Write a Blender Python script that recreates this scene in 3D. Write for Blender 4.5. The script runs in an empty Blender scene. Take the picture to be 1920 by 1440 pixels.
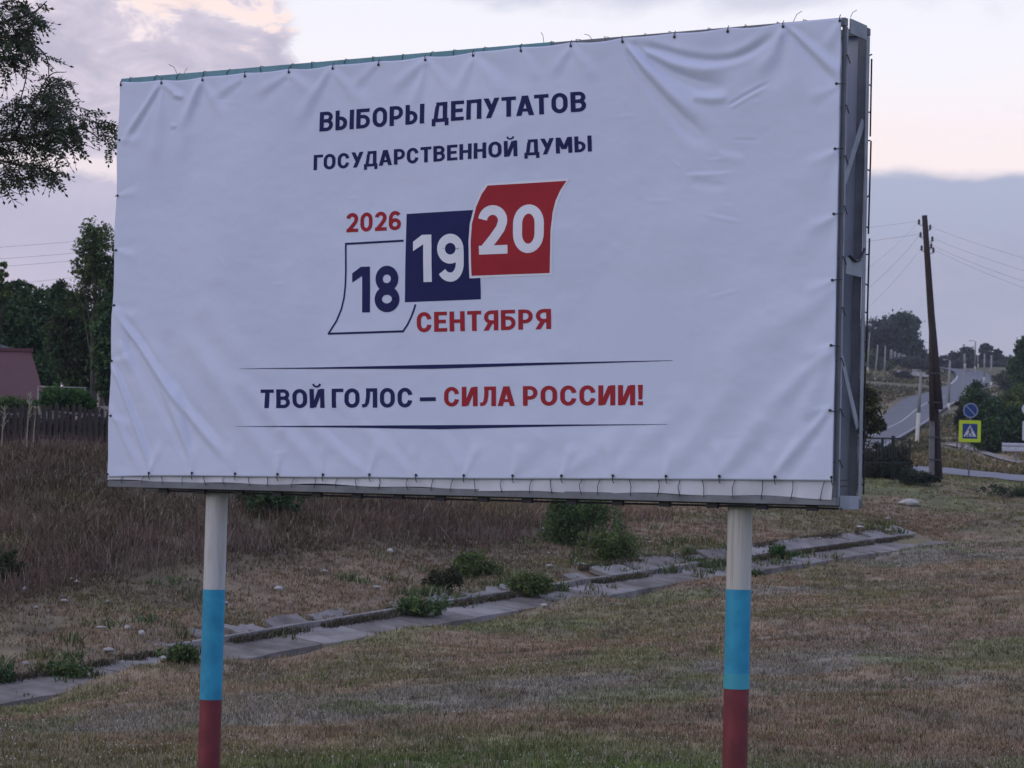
import bpy, math, random
import numpy as np
from mathutils import Vector, Matrix
random.seed(7); rng = np.random.default_rng(7)
S = bpy.context.scene
COL = S.collection
# ------------------------------------------------------------------ camera
F, PITCH, ROLL = 4600.0, 0.0448, 0.0251       # focal length in photograph pixels
cd = bpy.data.cameras.new('camera'); cam = bpy.data.objects.new('camera', cd); COL.objects.link(cam)
cd.sensor_width = 36; cd.lens = F/1920*36; cd.clip_start = .1; cd.clip_end = 6000
cd.dof.use_dof = True; cd.dof.focus_distance = 18.0; cd.dof.aperture_fstop = 9.0
cam.matrix_world = Matrix.Rotation(math.pi/2+PITCH, 4, 'X') @ Matrix.Rotation(ROLL, 4, 'Z')
S.camera = cam
# ------------------------------------------------------------------ exposure, world, sun
S.view_settings.view_transform = 'Standard'; S.view_settings.look = 'None'
S.view_settings.gamma = 1; S.view_settings.use_curve_mapping = False
S.view_settings.exposure = 0.27
SUN_EL, SUN_AZ = math.radians(14), math.radians(-112)     # azimuth from +Y towards +X
W = bpy.data.worlds.new('World'); S.world = W; W.use_nodes = True
nt = W.node_tree; nt.nodes.clear()
def N(t, **k):
    n = nt.nodes.new(t)
    for a, b in k.items(): setattr(n, a, b)
    return n
def lk(a, b): nt.links.new(a, b)
def M(op, a, b=None, c=None, clamp=False):
    n = N('ShaderNodeMath', operation=op, use_clamp=clamp)
    for i, v in enumerate((a, b, c)):
        if v is None: continue
        if isinstance(v, (int, float)): n.inputs[i].default_value = v
        else: lk(v, n.inputs[i])
    return n.outputs[0]
def SM(x, lo, hi):       # smoothstep
    n = N('ShaderNodeMapRange', interpolation_type='SMOOTHSTEP')
    lk(x, n.inputs[0]); n.inputs[1].default_value = lo; n.inputs[2].default_value = hi
    return n.outputs[0]
def MIX(f, a, b):
    n = N('ShaderNodeMix', data_type='RGBA')
    for i, v in ((0, f), (6, a), (7, b)):
        if isinstance(v, (int, float)): n.inputs[i].default_value = v
        elif isinstance(v, tuple): n.inputs[i].default_value = (*v, 1)
        else: lk(v, n.inputs[i])
    return n.outputs[2]
def srgb(r, g, b):
    f = lambda c: (c/255/12.92) if c/255 <= .04045 else ((c/255+.055)/1.055)**2.4
    return (f(r), f(g), f(b))
tc = N('ShaderNodeTexCoord'); sp = N('ShaderNodeSeparateXYZ'); lk(tc.outputs['Generated'], sp.inputs[0])
DEG = 180/math.pi
el = M('MULTIPLY', M('ARCSINE', sp.outputs[2]), DEG)
az = M('MULTIPLY', M('ARCTAN2', sp.outputs[0], sp.outputs[1]), DEG)
cv = N('ShaderNodeCombineXYZ'); lk(M('MULTIPLY', az, .10), cv.inputs[0]); lk(M('MULTIPLY', el, .22), cv.inputs[1])
def noise(vec, scale, det=5, rough=.55, off=0.0, dist=0.0):
    n = N('ShaderNodeTexNoise', noise_dimensions='4D'); lk(vec, n.inputs['Vector'])
    n.inputs['W'].default_value = off; n.inputs['Scale'].default_value = scale; n.inputs['Detail'].default_value = det
    n.inputs['Roughness'].default_value = rough; n.inputs['Distortion'].default_value = dist
    return n.outputs[0]
n1 = noise(cv.outputs[0], 2.2, 6, .5, 1.3, .3)
n2 = noise(cv.outputs[0], 5.5, 6, .6, 4.1, .5)
n3 = noise(cv.outputs[0], 1.0, 3, .5, 9.7)
n1c = M('SUBTRACT', n1, .5); n2c = M('SUBTRACT', n2, .5)
side = SM(M('ABSOLUTE', az), 20, 110)
sky = N('ShaderNodeTexSky', sky_type='NISHITA', sun_disc=False, sun_elevation=SUN_EL, sun_rotation=SUN_AZ)
skyb = N('ShaderNodeVectorMath', operation='SCALE'); lk(sky.outputs[0], skyb.inputs[0]); skyb.inputs[3].default_value = .10
# high thin veil over the clear sky
veil = MIX(SM(el, 3, 26), srgb(249, 242, 243), srgb(205, 219, 247))
veil = MIX(SM(M('ADD', el, M('MULTIPLY', n1c, 5.0)), 11.2, 12.2), veil, srgb(206, 207, 222))
veil = MIX(SM(el, 14, 45), veil, (.47, .61, 1.06))
veil = MIX(M('MULTIPLY', SM(M('ABSOLUTE', az), 35, 120), .88), veil, (.40, .54, .98))
base = MIX(.93, skyb.outputs[0], veil)
# pink blush above the bank
blush = M('MULTIPLY', SM(M('ADD', el, M('MULTIPLY', n2c, 2)), 10.5, 7.6), .55)
base = MIX(blush, base, srgb(243, 222, 220))
# small dark wisps
wisp = M('MULTIPLY', SM(M('ADD', n2, M('MULTIPLY', n1c, .6)), .58, .70), M('MULTIPLY', SM(el, 10.2, 8.6), .35))
base = MIX(wisp, base, srgb(205, 198, 212))
# cumulus group towards the left
cumE = M('ADD', M('MULTIPLY', n1c, 9.0), M('MULTIPLY', n2c, 3.2))
cum = SM(M('ADD', M('SUBTRACT', -6.1, az), M('MULTIPLY', cumE, .75)), -.35, .25)
cum = M('MAXIMUM', cum, M('MULTIPLY', SM(n3, .52, .60), M('MULTIPLY', SM(M('ABSOLUTE', az), 14, 24), SM(el, 40, 18))))
gap = M('MULTIPLY', SM(M('ABSOLUTE', M('ADD', M('SUBTRACT', el, 7.35), M('MULTIPLY', n2c, 1.0))), .42, .1), .75)
cum = M('MULTIPLY', cum, M('SUBTRACT', 1.0, gap))
ccol = MIX(SM(n2, .35, .62), srgb(176, 170, 190), srgb(206, 196, 210))
ccol = MIX(SM(el, 9.5, 5.0), ccol, srgb(174, 172, 196))
ccol = MIX(M('MULTIPLY', SM(n2, .53, .64), SM(el, 9.2, 10.4)), ccol, srgb(240, 224, 224))
ccol = MIX(M('MULTIPLY', M('MULTIPLY', SM(M('ADD', n1, M('MULTIPLY', n2c, .8)), .60, .68), SM(el, 9.6, 10.6)), .55), ccol, srgb(246, 220, 208))
base = MIX(M('MULTIPLY', cum, .93), base, ccol)
# low bank all round
bank = SM(M('ADD', el, M('ADD', M('MULTIPLY', n1c, .9), M('MULTIPLY', n2c, .45))), 7.78, 7.35)
bank = M('MULTIPLY', bank, SM(az, -9.0, -2.0))
bcol = MIX(SM(el, 7.4, 5.2), srgb(159, 168, 193), srgb(152, 158, 182))
bcol = MIX(SM(el, 4.4, 2.6), bcol, srgb(161, 160, 180))
bcol = MIX(M('MULTIPLY', SM(n2, .45, .65), .25), bcol, srgb(172, 165, 188))
base = MIX(M('MULTIPLY', bank, .95), base, bcol)
lowl = M('MULTIPLY', SM(el, 6.0, 3.8), SM(az, -4.0, -9.0))
base = MIX(M('MULTIPLY', lowl, .7), base, MIX(SM(n1, .4, .6), srgb(186, 178, 200), srgb(206, 194, 207)))
bg = N('ShaderNodeBackground'); lk(base, bg.inputs[0]); bg.inputs[1].default_value = 1.0
wo = N('ShaderNodeOutputWorld'); lk(bg.outputs[0], wo.inputs[0])
ld = bpy.data.lights.new('sun', 'SUN'); ld.energy = .5; ld.angle = math.radians(40); ld.color = (.80, .90, 1)
sun = bpy.data.objects.new('sun', ld); COL.objects.link(sun)
sd = Vector((math.sin(SUN_AZ)*math.cos(SUN_EL), math.cos(SUN_AZ)*math.cos(SUN_EL), math.sin(SUN_EL)))
sun.rotation_euler = sd.to_track_quat('Z', 'Y').to_euler()
# ------------------------------------------------------------------ measuring helpers
cp, sn = math.cos(PITCH), math.sin(PITCH); cr, sr = math.cos(ROLL), math.sin(ROLL)
def ray(px, py):
    U, V = px-960, py-720
    u = U*cr+V*sr; v = -U*sr+V*cr
    return np.array([u/F, cp+sn*v/F, sn-cp*v/F])
def at(px, py, D):                      # surveyed point: depth D metres north of the camera
    r = ray(px, py); return r*(D/r[1])
def hz(px): return 720+F*math.tan(PITCH)+(px-960)*ROLL
# value noise in numpy
def vnoise(x, y, seed=0, oct=4, pers=.5):
    r = np.random.default_rng(seed); T = r.random((256, 256)); out = 0; amp = 1; tot = 0
    x = np.asarray(x, float); y = np.asarray(y, float)
    for o in range(oct):
        xi = np.floor(x).astype(int); yi = np.floor(y).astype(int); fx = x-xi; fy = y-yi
        fx = fx*fx*(3-2*fx); fy = fy*fy*(3-2*fy)
        g = lambda i, j: T[(xi+i) & 255, (yi+j) & 255]
        out = out+amp*((g(0, 0)*(1-fx)+g(1, 0)*fx)*(1-fy)+(g(0, 1)*(1-fx)+g(1, 1)*fx)*fy)
        tot += amp; amp *= pers; x = x*2.03+17; y = y*2.03+31
    return out/tot
def sstep(x, a, b):
    t = np.clip((x-a)/(b-a), 0, 1); return t*t*(3-2*t)
# ------------------------------------------------------------------ materials
MATS = {}
def mat(name, c1, c2=None, rough=.8, scale=8, bump=0.0, bscale=None, det=5, attr=None, transl=0, metal=0, stretch=None, lo=.35, hi=.65, spec=.3):
    m = bpy.data.materials.new(name); m.use_nodes = True; t = m.node_tree; P = t.nodes['Principled BSDF']
    P.inputs['Roughness'].default_value = rough; P.inputs['Metallic'].default_value = metal
    P.inputs['Specular IOR Level'].default_value = spec
    tcn = t.nodes.new('ShaderNodeTexCoord'); mp = t.nodes.new('ShaderNodeMapping')
    t.links.new(tcn.outputs['Object'], mp.inputs[0])
    if stretch: mp.inputs['Scale'].default_value = stretch
    if attr:
        a = t.nodes.new('ShaderNodeAttribute'); a.attribute_name = attr; colout = a.outputs['Color']
    else: colout = None
    if c2 is not None or colout is None:
        nz = t.nodes.new('ShaderNodeTexNoise'); t.links.new(mp.outputs[0], nz.inputs['Vector'])
        nz.inputs['Scale'].default_value = scale; nz.inputs['Detail'].default_value = det; nz.inputs['Roughness'].default_value = .6
        mr = t.nodes.new('ShaderNodeMapRange'); t.links.new(nz.outputs[0], mr.inputs[0])
        mr.inputs[1].default_value = lo; mr.inputs[2].default_value = hi
        mx = t.nodes.new('ShaderNodeMix'); mx.data_type = 'RGBA'; t.links.new(mr.outputs[0], mx.inputs[0])
        mx.inputs[6].default_value = (*c1, 1); mx.inputs[7].default_value = (*(c2 or tuple(x*.85 for x in c1)), 1)
        if colout is not None:
            mm = t.nodes.new('ShaderNodeMix'); mm.data_type = 'RGBA'; mm.blend_type = 'MULTIPLY'; mm.inputs[0].default_value = 1
            t.links.new(colout, mm.inputs[6]); t.links.new(mx.outputs[2], mm.inputs[7]); colout = mm.outputs[2]
        else: colout = mx.outputs[2]
    t.links.new(colout, P.inputs['Base Color'])
    if bump:
        b = t.nodes.new('ShaderNodeBump'); b.inputs['Strength'].default_value = 1; b.inputs['Distance'].default_value = bump
        n2 = t.nodes.new('ShaderNodeTexNoise'); t.links.new(mp.outputs[0], n2.inputs['Vector'])
        n2.inputs['Scale'].default_value = bscale or scale*3; n2.inputs['Detail'].default_value = 6
        t.links.new(n2.outputs[0], b.inputs['Height']); t.links.new(b.outputs[0], P.inputs['Normal'])
    if transl:
        tr = t.nodes.new('ShaderNodeBsdfTranslucent'); t.links.new(colout, tr.inputs[0])
        ms = t.nodes.new('ShaderNodeMixShader'); ms.inputs[0].default_value = transl
        o = t.nodes['Material Output']; t.links.new(P.outputs[0], ms.inputs[1]); t.links.new(tr.outputs[0], ms.inputs[2])
        t.links.new(ms.outputs[0], o.inputs[0])
    MATS[name] = m; return m
# ------------------------------------------------------------------ mesh helpers
class MB:
    def __init__(s): s.v = []; s.f = []; s.c = []; s.m = []
    def add(s, vs, fs, mi=0):
        o = len(s.v); s.v += [tuple(map(float, p)) for p in vs]; s.f += [tuple(i+o for i in f) for f in fs]; s.m += [mi]*len(fs)
    def box(s, a, b, mi=0):
        x0, y0, z0 = a; x1, y1, z1 = b
        s.add([(x0,y0,z0),(x1,y0,z0),(x1,y1,z0),(x0,y1,z0),(x0,y0,z1),(x1,y0,z1),(x1,y1,z1),(x0,y1,z1)],
              [(0,3,2,1),(4,5,6,7),(0,1,5,4),(1,2,6,5),(2,3,7,6),(3,0,4,7)], mi)
    def bar(s, p, q, w, h, up=(0,0,1), mi=0):      # rectangular bar from p to q
        p = Vector(p); q = Vector(q); d = (q-p).normalized(); u = Vector(up)
        if abs(d.dot(u)) > .98: u = Vector((0,1,0))
        r = d.cross(u).normalized()*w/2; t = r.cross(d).normalized()*h/2
        vs = [p-r-t, p+r-t, p+r+t, p-r+t, q-r-t, q+r-t, q+r+t, q-r+t]
        s.add(vs, [(0,1,2,3),(7,6,5,4),(0,4,5,1),(1,5,6,2),(2,6,7,3),(3,7,4,0)], mi)
    def tube(s, pts, rad, n=8, mi=0, cap=True):
        pts = [Vector(p) for p in pts]; k = len(pts)
        if not hasattr(rad, '__len__'): rad = [rad]*k
        rings = []; ref = None
        for i, p in enumerate(pts):
            d = (pts[min(i+1, k-1)]-pts[max(i-1, 0)]).normalized()
            if ref is None: ref = Vector((1,0,0)) if abs(d.x) < .9 else Vector((0,1,0))
            a = (ref-d*ref.dot(d)).normalized(); ref = a; b = d.cross(a)
            rings.append([p+(a*math.cos(2*math.pi*j/n)+b*math.sin(2*math.pi*j/n))*rad[i] for j in range(n)])
        vs = [p for r in rings for p in r]; fs = []
        for i in range(k-1):
            for j in range(n):
                fs.append((i*n+j, i*n+(j+1) % n, (i+1)*n+(j+1) % n, (i+1)*n+j))
        if cap: fs.append(tuple(reversed(range(n)))); fs.append(tuple((k-1)*n+j for j in range(n)))
        s.add(vs, fs, mi)
    def blob(s, c, r, seed=0, amp=.25, sub=2, flat=1):
        import bmesh
        bm = bmesh.new(); bmesh.ops.create_icosphere(bm, subdivisions=sub, radius=1)
        R = random.Random(seed); ph = [R.uniform(0, 6) for _ in range(6)]
        vs = []
        for v in bm.verts:
            p = v.co; k = 1+amp*(math.sin(p.x*3+ph[0])*math.sin(p.y*3.3+ph[1])+.6*math.sin(p.z*5+ph[2])*math.sin(p.x*6+ph[3])+R.uniform(-.2, .2))
            vs.append((c[0]+p.x*r[0]*k, c[1]+p.y*r[1]*k, c[2]+p.z*r[2]*k))
        s.add(vs, [tuple(v.index for v in f.verts) for f in bm.faces]); bm.free()
    def build(s, name, m, parent=None, smooth=False, loc=None, bevel=0):
        me = bpy.data.meshes.new(name); me.from_pydata(s.v, [], s.f)
        ms = m if isinstance(m, (list, tuple)) else [m]
        for x in ms: me.materials.append(x)
        if len(ms) > 1: me.polygons.foreach_set('material_index', s.m)
        if smooth: me.polygons.foreach_set('use_smooth', [True]*len(me.polygons))
        me.update(); o = bpy.data.objects.new(name, me); COL.objects.link(o)
        if parent is not None: o.parent = parent
        if loc is not None: o.location = loc
        if bevel:
            b = o.modifiers.new('bevel', 'BEVEL'); b.width = bevel; b.segments = 2; b.limit_method = 'ANGLE'
        return o
def raw(name, V, Fq, m, parent=None, col=None, smooth=False):
    """V (n,3), Fq (k,3|4) numpy -> object"""
    me = bpy.data.meshes.new(name); V = np.ascontiguousarray(V, np.float32); Fq = np.ascontiguousarray(Fq, np.int32)
    k, w = Fq.shape
    me.vertices.add(len(V)); me.vertices.foreach_set('co', V.ravel())
    me.loops.add(k*w); me.loops.foreach_set('vertex_index', Fq.ravel())
    me.polygons.add(k); me.polygons.foreach_set('loop_start', np.arange(0, k*w, w, dtype=np.int32))
    if smooth: me.polygons.foreach_set('use_smooth', np.ones(k, bool))
    if col is not None:
        a = me.color_attributes.new('col', 'FLOAT_COLOR', 'POINT')
        a.data.foreach_set('color', np.concatenate([col, np.ones((len(col), 1))], 1).astype(np.float32).ravel())
    me.update(calc_edges=True); me.materials.append(m)
    o = bpy.data.objects.new(name, me); COL.objects.link(o)
    if parent is not None: o.parent = parent
    return o
def tag(o, label=None, cat=None, group=None, kind=None):
    if label: o['label'] = label
    if cat: o['category'] = cat
    if group: o['group'] = group
    if kind: o['kind'] = kind
    return o
def thing(name, loc, label, cat, group=None, rz=0):
    o = bpy.data.objects.new(name, None); COL.objects.link(o); o.location = loc; o.rotation_euler = (0, 0, rz)
    o.empty_display_size = .2
    return tag(o, label, cat, group)
def copy_tree(o, parent=None):
    c = o.copy(); COL.objects.link(c); c.parent = parent
    for ch in o.children: copy_tree(ch, c)
    return c
# ------------------------------------------------------------------ terrain
DA = np.array([-6.9, 33.0]); DB = np.array([11.7, 64.0]); DL = np.linalg.norm(DB-DA)
dd = (DB-DA)/DL; dn = np.array([-dd[1], dd[0]])
def ditch_z(s): return -3.03+(s/DL)*2.04+.10*np.sin(np.clip(s/DL, 0, 1)*math.pi)
ctrl = []
def C(px, py, D): ctrl.append(at(px, py, D))
def Z(px, D, z): p = at(px, hz(px), D); ctrl.append(np.array([p[0], D, z]))
for px in (-300, 0, 480, 960, 1440, 1920, 2300):
    Z(px, 10, -1.75); Z(px, 14, -2.25); Z(px, 17.5, -2.42); Z(px, 22, -2.46)
Z(0, 27, -2.72); Z(480, 29, -2.52); Z(900, 31, -2.38); Z(1400, 33, -2.18); Z(1800, 36, -1.98); Z(1400, 44, -1.88)
Z(1800, 50, -1.48); Z(2300, 40, -1.8); Z(2300, 60, -1.0)
for s in (-8, 0, 6, 12, 18, 24, 30, DL):
    for t_, dz in ((-.15, -.03), (1.65, .40)):
        p = DA+dd*s+dn*t_; ctrl.append(np.array([p[0], p[1], float(ditch_z(s))+dz]))
C(0, 1190, 38); C(0, 1090, 42.5); C(200, 1080, 43); C(400, 1085, 44); C(0, 960, 49); C(200, 950, 50); C(450, 950, 52)
C(0, 856, 55); C(200, 856, 56); C(450, 870, 60); C(0, 848, 60); C(200, 848, 60)
C(700, 1060, 47); C(700, 950, 55); C(700, 885, 66); C(900, 1062, 51); C(950, 945, 62); C(950, 890, 72)
C(1200, 1030, 56); C(1200, 945, 66); C(1200, 895, 76)
C(1500, 960, 67); C(1650, 945, 74); C(1700, 1000, 66); C(1900, 1005, 68); C(1760, 945, 76)
C(1650, 902, 82); C(1760, 896, 85); C(1900, 908, 86); C(2100, 915, 86)
C(1780, 894, 90); C(1780, 878, 97); C(1920, 905, 90); C(1920, 890, 97); C(1500, 880, 97); C(1300, 870, 100)
C(1780, 852, 130); C(1900, 868, 124); C(1780, 828, 170); C(1700, 832, 172); C(1900, 830, 160)
C(1670, 802, 230); C(1722, 770, 290); C(1770, 746, 340); C(1810, 726, 400); C(1822, 709, 450); C(1815, 698, 480)
C(1640, 745, 310); C(1700, 722, 380); C(1640, 714, 400); C(1700, 700, 440); C(1660, 688, 450); C(1640, 670, 480)
C(1740, 690, 470); C(1770, 689, 510); C(1850, 690, 500); C(1850, 728, 400); C(1905, 726, 400); C(1910, 690, 500)
C(1850, 686, 540); C(1650, 664, 520); C(1930, 780, 260); C(1600, 841, 182); C(1530, 878, 150); C(1500, 790, 290)
for px in (-300, 0, 300): Z(px, 80, 1.0); Z(px, 120, 3.4); Z(px, 200, 7.5); Z(px, 300, 11); Z(px, 600, 18)
Z(800, 130, 2.6); Z(1200, 150, 3.5); Z(700, 300, 8); Z(1200, 300, 14); Z(900, 600, 14); Z(1300, 600, 24)
Z(1650, 700, 27); Z(1850, 700, 25); Z(1850, 1200, 10); Z(400, 1200, 6); Z(-300, 1200, 4); Z(2400, 300, 12); Z(2400, 600, 20); Z(2400, 1200, 8)
Z(400, 3000, 0); Z(1900, 3000, 0)
Q = np.array(ctrl)
def qmap(X, Y):
    R = np.hypot(X, Y); a = np.clip(np.arctan2(X, Y), -.33, .36)
    return a*9.0, np.log(np.clip(R, 9, 4000))*2.2
qa, qb = qmap(Q[:, 0], Q[:, 1])
def tps(r2): return np.where(r2 > 0, .5*r2*np.log(r2+1e-12), 0)
n_ = len(Q); K = tps((qa[:, None]-qa)**2+(qb[:, None]-qb)**2)+np.eye(n_)*2e-3
Pm = np.stack([np.ones(n_), qa, qb], 1); A = np.block([[K, Pm], [Pm.T, np.zeros((3, 3))]])
# heights are interpolated as elevation slope so that near and far ground get equal care
rq = np.hypot(Q[:, 0], Q[:, 1])
Wt = np.linalg.solve(A, np.concatenate([Q[:, 2]/rq*10, np.zeros(3)]))
def ground_raw(X, Y):
    X = np.atleast_1d(np.asarray(X, float)); Y = np.atleast_1d(np.asarray(Y, float)); out = np.empty(len(X))
    for i in range(0, len(X), 20000):
        a, b = qmap(X[i:i+20000], Y[i:i+20000])
        k = tps((a[:, None]-qa)**2+(b[:, None]-qb)**2)
        R = np.clip(np.hypot(X[i:i+20000], Y[i:i+20000]), 9, 4000)
        out[i:i+20000] = (k@Wt[:n_]+Wt[n_]+Wt[n_+1]*a+Wt[n_+2]*b)*R/10
    R = np.hypot(X, Y); k = sstep(R, 9, 13); return -1.7*(1-k)+out*k
# road strips (centre lines as surveyed points, with widths)
def poly(pts, n=8):
    P = np.array(pts); out = []
    P2 = np.vstack([2*P[0]-P[1], P, 2*P[-1]-P[-2]])
    for i in range(1, len(P2)-2):
        for t in np.linspace(0, 1, n, endpoint=False):
            a, b, c, d = P2[i-1:i+3]
            out.append(.5*((2*b)+(-a+c)*t+(2*a-5*b+4*c-d)*t*t+(-a+3*b-3*c+d)*t**3))
    out.append(P[-1]); return np.array(out)
road_c = poly([at(1440, 920, 120)[:2], at(1530, 880, 150)[:2], at(1600, 841, 182)[:2], at(1668, 800, 230)[:2], at(1715, 772, 287)[:2], at(1771, 746, 340)[:2], at(1809, 728, 395)[:2],
               at(1824, 712, 445)[:2], at(1818, 700, 475)[:2], at(1790, 692, 492)[:2], at(1740, 690, 500)[:2]], 10)
lane_c = poly([at(1560, 878, 96)[:2], at(1650, 882, 94.5)[:2], at(1760, 886, 93.5)[:2], at(1850, 893, 93)[:2], at(1960, 900, 92)[:2], at(2200, 915, 88)[:2]], 10)
def hits(X, Y, line, wid):
    d = np.full(len(X), 1e9)
    for i in range(len(line)-1):
        a, b = line[i], line[i+1]; ab = b-a
        t = np.clip(((X-a[0])*ab[0]+(Y-a[1])*ab[1])/(ab@ab), 0, 1)
        d = np.minimum(d, np.hypot(X-a[0]-ab[0]*t, Y-a[1]-ab[1]*t))
    return d
def ditch_st(X, Y): dx = X-DA[0]; dy = Y-DA[1]; return dx*dd[0]+dy*dd[1], dx*dn[0]+dy*dn[1]
def ground(X, Y):
    X = np.atleast_1d(np.asarray(X, float)); Y = np.atleast_1d(np.asarray(Y, float)); z = ground_raw(X, Y)
    R = np.hypot(X, Y)
    near = sstep(R, 14, 20)*(1-sstep(R, 120, 300))
    z = z+near*((vnoise(X*.5, Y*.5, 3, 4)-.5)*.22+(vnoise(X*2.3, Y*2.3, 5, 3)-.5)*.07)
    s, t = ditch_st(X, Y); inside = (s > -12) & (s < DL+1)
    core = sstep(t, -.35, .02)*(1-sstep(t, 1.45, 1.9))*inside*(1-sstep(s, DL-4, DL+1))
    zc = ditch_z(s)+np.clip(t, 0, 2)*.25-.09-.05*(vnoise(X*1.7, Y*1.7, 77, 3)-.5)
    z = z*(1-core)+np.minimum(z, zc)*core
    return z
def gz(x, y): return float(ground(x, y)[0])
def gpt(px, py, D=None):
    """point where the surveyed line of sight meets the ground, searched between depths 12 and 900"""
    r = ray(px, py); Ds = np.exp(np.linspace(math.log(13), math.log(900), 900)) if D is None else np.linspace(D*.85, D*1.2, 300)
    X = r[0]/r[1]*Ds; z = r[2]/r[1]*Ds; h = ground(X, Ds); i = np.argmax(h >= z)
    if h[i] < z[i]: i = np.argmin(np.abs(h-z))
    return np.array([X[i], Ds[i], h[i]])
# terrain sheet: one polar grid all round the camera
aa = np.unique(np.concatenate([np.linspace(-math.pi, -.36, 26), np.linspace(-.36, -.25, 12), np.linspace(-.25, .25, 330), np.linspace(.25, .36, 12), np.linspace(.36, math.pi, 26)]))
rr = np.unique(np.concatenate([np.linspace(.5, 13, 14), np.exp(np.linspace(math.log(13), math.log(110), 420)), np.exp(np.linspace(math.log(110), math.log(700), 110)), np.exp(np.linspace(math.log(700), math.log(5000), 20))]))
AA, RR = np.meshgrid(aa, rr, indexing='ij'); X = (np.sin(AA)*RR).ravel(); Y = (np.cos(AA)*RR).ravel()
Zt = ground(X, Y)
dr = hits(X, Y, road_c, 0); Zt = np.where(dr < 6, Zt-.25*(1-sstep(dr, 4.2, 6)), Zt)
dl = hits(X, Y, lane_c, 0); Zt = np.where(dl < 5, Zt-.12*(1-sstep(dl, 3.3, 4.6)), Zt)
na, nr = len(aa), len(rr); idx = np.arange(na*nr).reshape(na, nr)
Fq = np.stack([idx[:-1, :-1], idx[1:, :-1], idx[1:, 1:], idx[:-1, 1:]], -1).reshape(-1, 4)
# ground colour: dry soil, dead grass, grey patches, green strips (the ground's own colours)
SOIL = np.array([.185, .155, .125]); DRY = np.array([.245, .190, .145]); GREY = np.array([.205, .200, .195]); RUST = np.array([.230, .155, .112]); OLIVE = np.array([.155, .150, .085])
GREEN = np.array([.125, .160, .066]); DARK = np.array([.092, .074, .056])
def gcol(X, Y):
    R = np.hypot(X, Y); s, t = ditch_st(X, Y)
    big = vnoise(X*.16+3, Y*.09, 11, 4); mid = vnoise(X*.55, Y*.40, 12, 4); sm = vnoise(X*2.2, Y*1.6, 13, 3)
    band = vnoise(X*.05+Y*.02, Y*.28-X*.12, 21, 4)
    c = DRY[None]*(1+.0*X[:, None])
    def mixc(c, k, w): return c*(1-w[:, None])+k[None]*w[:, None]
    c = mixc(c, GREY, sstep(band, .45, .60)*.85*(t < 0))
    c = mixc(c, RUST, sstep(vnoise(X*.30+40, Y*.22, 14, 4), .48, .66)*.5)
    c = mixc(c, OLIVE, sstep(vnoise(X*.42+9, Y*.24+7, 15, 4), .50, .66)*.75)
    c = mixc(c, SOIL*.75, sstep(vnoise(X*1.1, Y*.7, 16, 3), .60, .72)*.7)
    c = mixc(c, SOIL, sstep(sm, .5, .7)*.4)
    g = sstep(mid+.35*(band-.5), .60, .72)*.55
    g = np.maximum(g, (1-sstep(R+6*(big-.5), 21.8, 25.0))*1.0*sstep(np.arctan2(X, Y), -.16, .02)+(1-sstep(R+5*(big-.5), 20.5, 23))*.5)
    g = np.maximum(g, sstep(vnoise(X*.5, Y*.25, 33, 3), .42, .6)*sstep(R, 73, 76)*(1-sstep(R, 88, 92))*.6)
    c = mixc(c, GREEN, np.clip(g, 0, 1)*(1-.75*((t > 0) & (R < 70))))
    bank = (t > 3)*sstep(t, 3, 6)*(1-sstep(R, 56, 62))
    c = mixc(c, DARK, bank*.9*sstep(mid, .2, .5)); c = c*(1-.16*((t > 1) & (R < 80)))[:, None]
    far = sstep(R, 100, 160)
    c = mixc(c, np.array([.098, .105, .062]), far*sstep(vnoise(X*.05, Y*.03, 41, 4), .3, .5)*.9)
    c = mixc(c, np.array([.125, .108, .082]), far*sstep(vnoise(X*.06, Y*.03, 42, 4), .5, .65)*.8)
    sm2 = vnoise(X*5, Y*4, 19, 2); return c*(.62+.45*sm+.35*sm2)[:, None]*np.array([1.03, .99, .82])
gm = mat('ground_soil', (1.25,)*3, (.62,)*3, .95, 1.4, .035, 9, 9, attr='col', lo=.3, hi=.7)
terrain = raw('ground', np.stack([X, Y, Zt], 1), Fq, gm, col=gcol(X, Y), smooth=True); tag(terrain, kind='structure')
# ------------------------------------------------------------------ roads
def strip(name, line, w0, w1, lift, m, kind='structure', parent=None, off=0.0, wfun=None, seg=4):
    L = np.array(line); T = np.gradient(L, axis=0); T /= np.linalg.norm(T, axis=1)[:, None]; Nn = np.stack([T[:, 1], -T[:, 0]], 1)
    W_ = np.linspace(w0, w1, len(L)); vs = []
    for j in range(seg+1):
        o = off+(j/seg-.5)*W_
        P = L+Nn*o[:, None]; zc = ground_raw(P[:, 0], P[:, 1]); vs.append(np.stack([P[:, 0], P[:, 1], np.convolve(np.pad(zc, 3, 'edge'), np.ones(7)/7, 'valid')+lift], 1))
    V = np.stack(vs, 1).reshape(-1, 3); n = len(L); ix = np.arange(n*(seg+1)).reshape(n, seg+1)
    Fq = np.stack([ix[:-1, :-1], ix[:-1, 1:], ix[1:, 1:], ix[1:, :-1]], -1).reshape(-1, 4)
    o = raw(name, V, Fq, m, parent, smooth=True)
    if kind: tag(o, kind=kind)
    return o
asph = mat('asphalt', (.118, .122, .142), (.098, .100, .116), .75, .35, .004, 40)
asph2 = mat('asphalt_light', (.20, .205, .23), (.16, .162, .18), .8, .5, .004, 40)
paint = mat('road_paint', (.55, .55, .55), (.35, .35, .35), .7, 2)
road = strip('road', road_c, 5.9, 6.4, .10, asph)
def mark(a, b, off, w): 
    return strip('lane_marking', road_c[a:b], w, w, .112, paint, None, road, off, seg=1)
mark(14, 54, 0, .14); mark(14, 70, 2.7, .10); mark(60, 76, -2.85, .3)
lane = strip('side_road', lane_c, 5.6, 5.4, .06, asph2)
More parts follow.
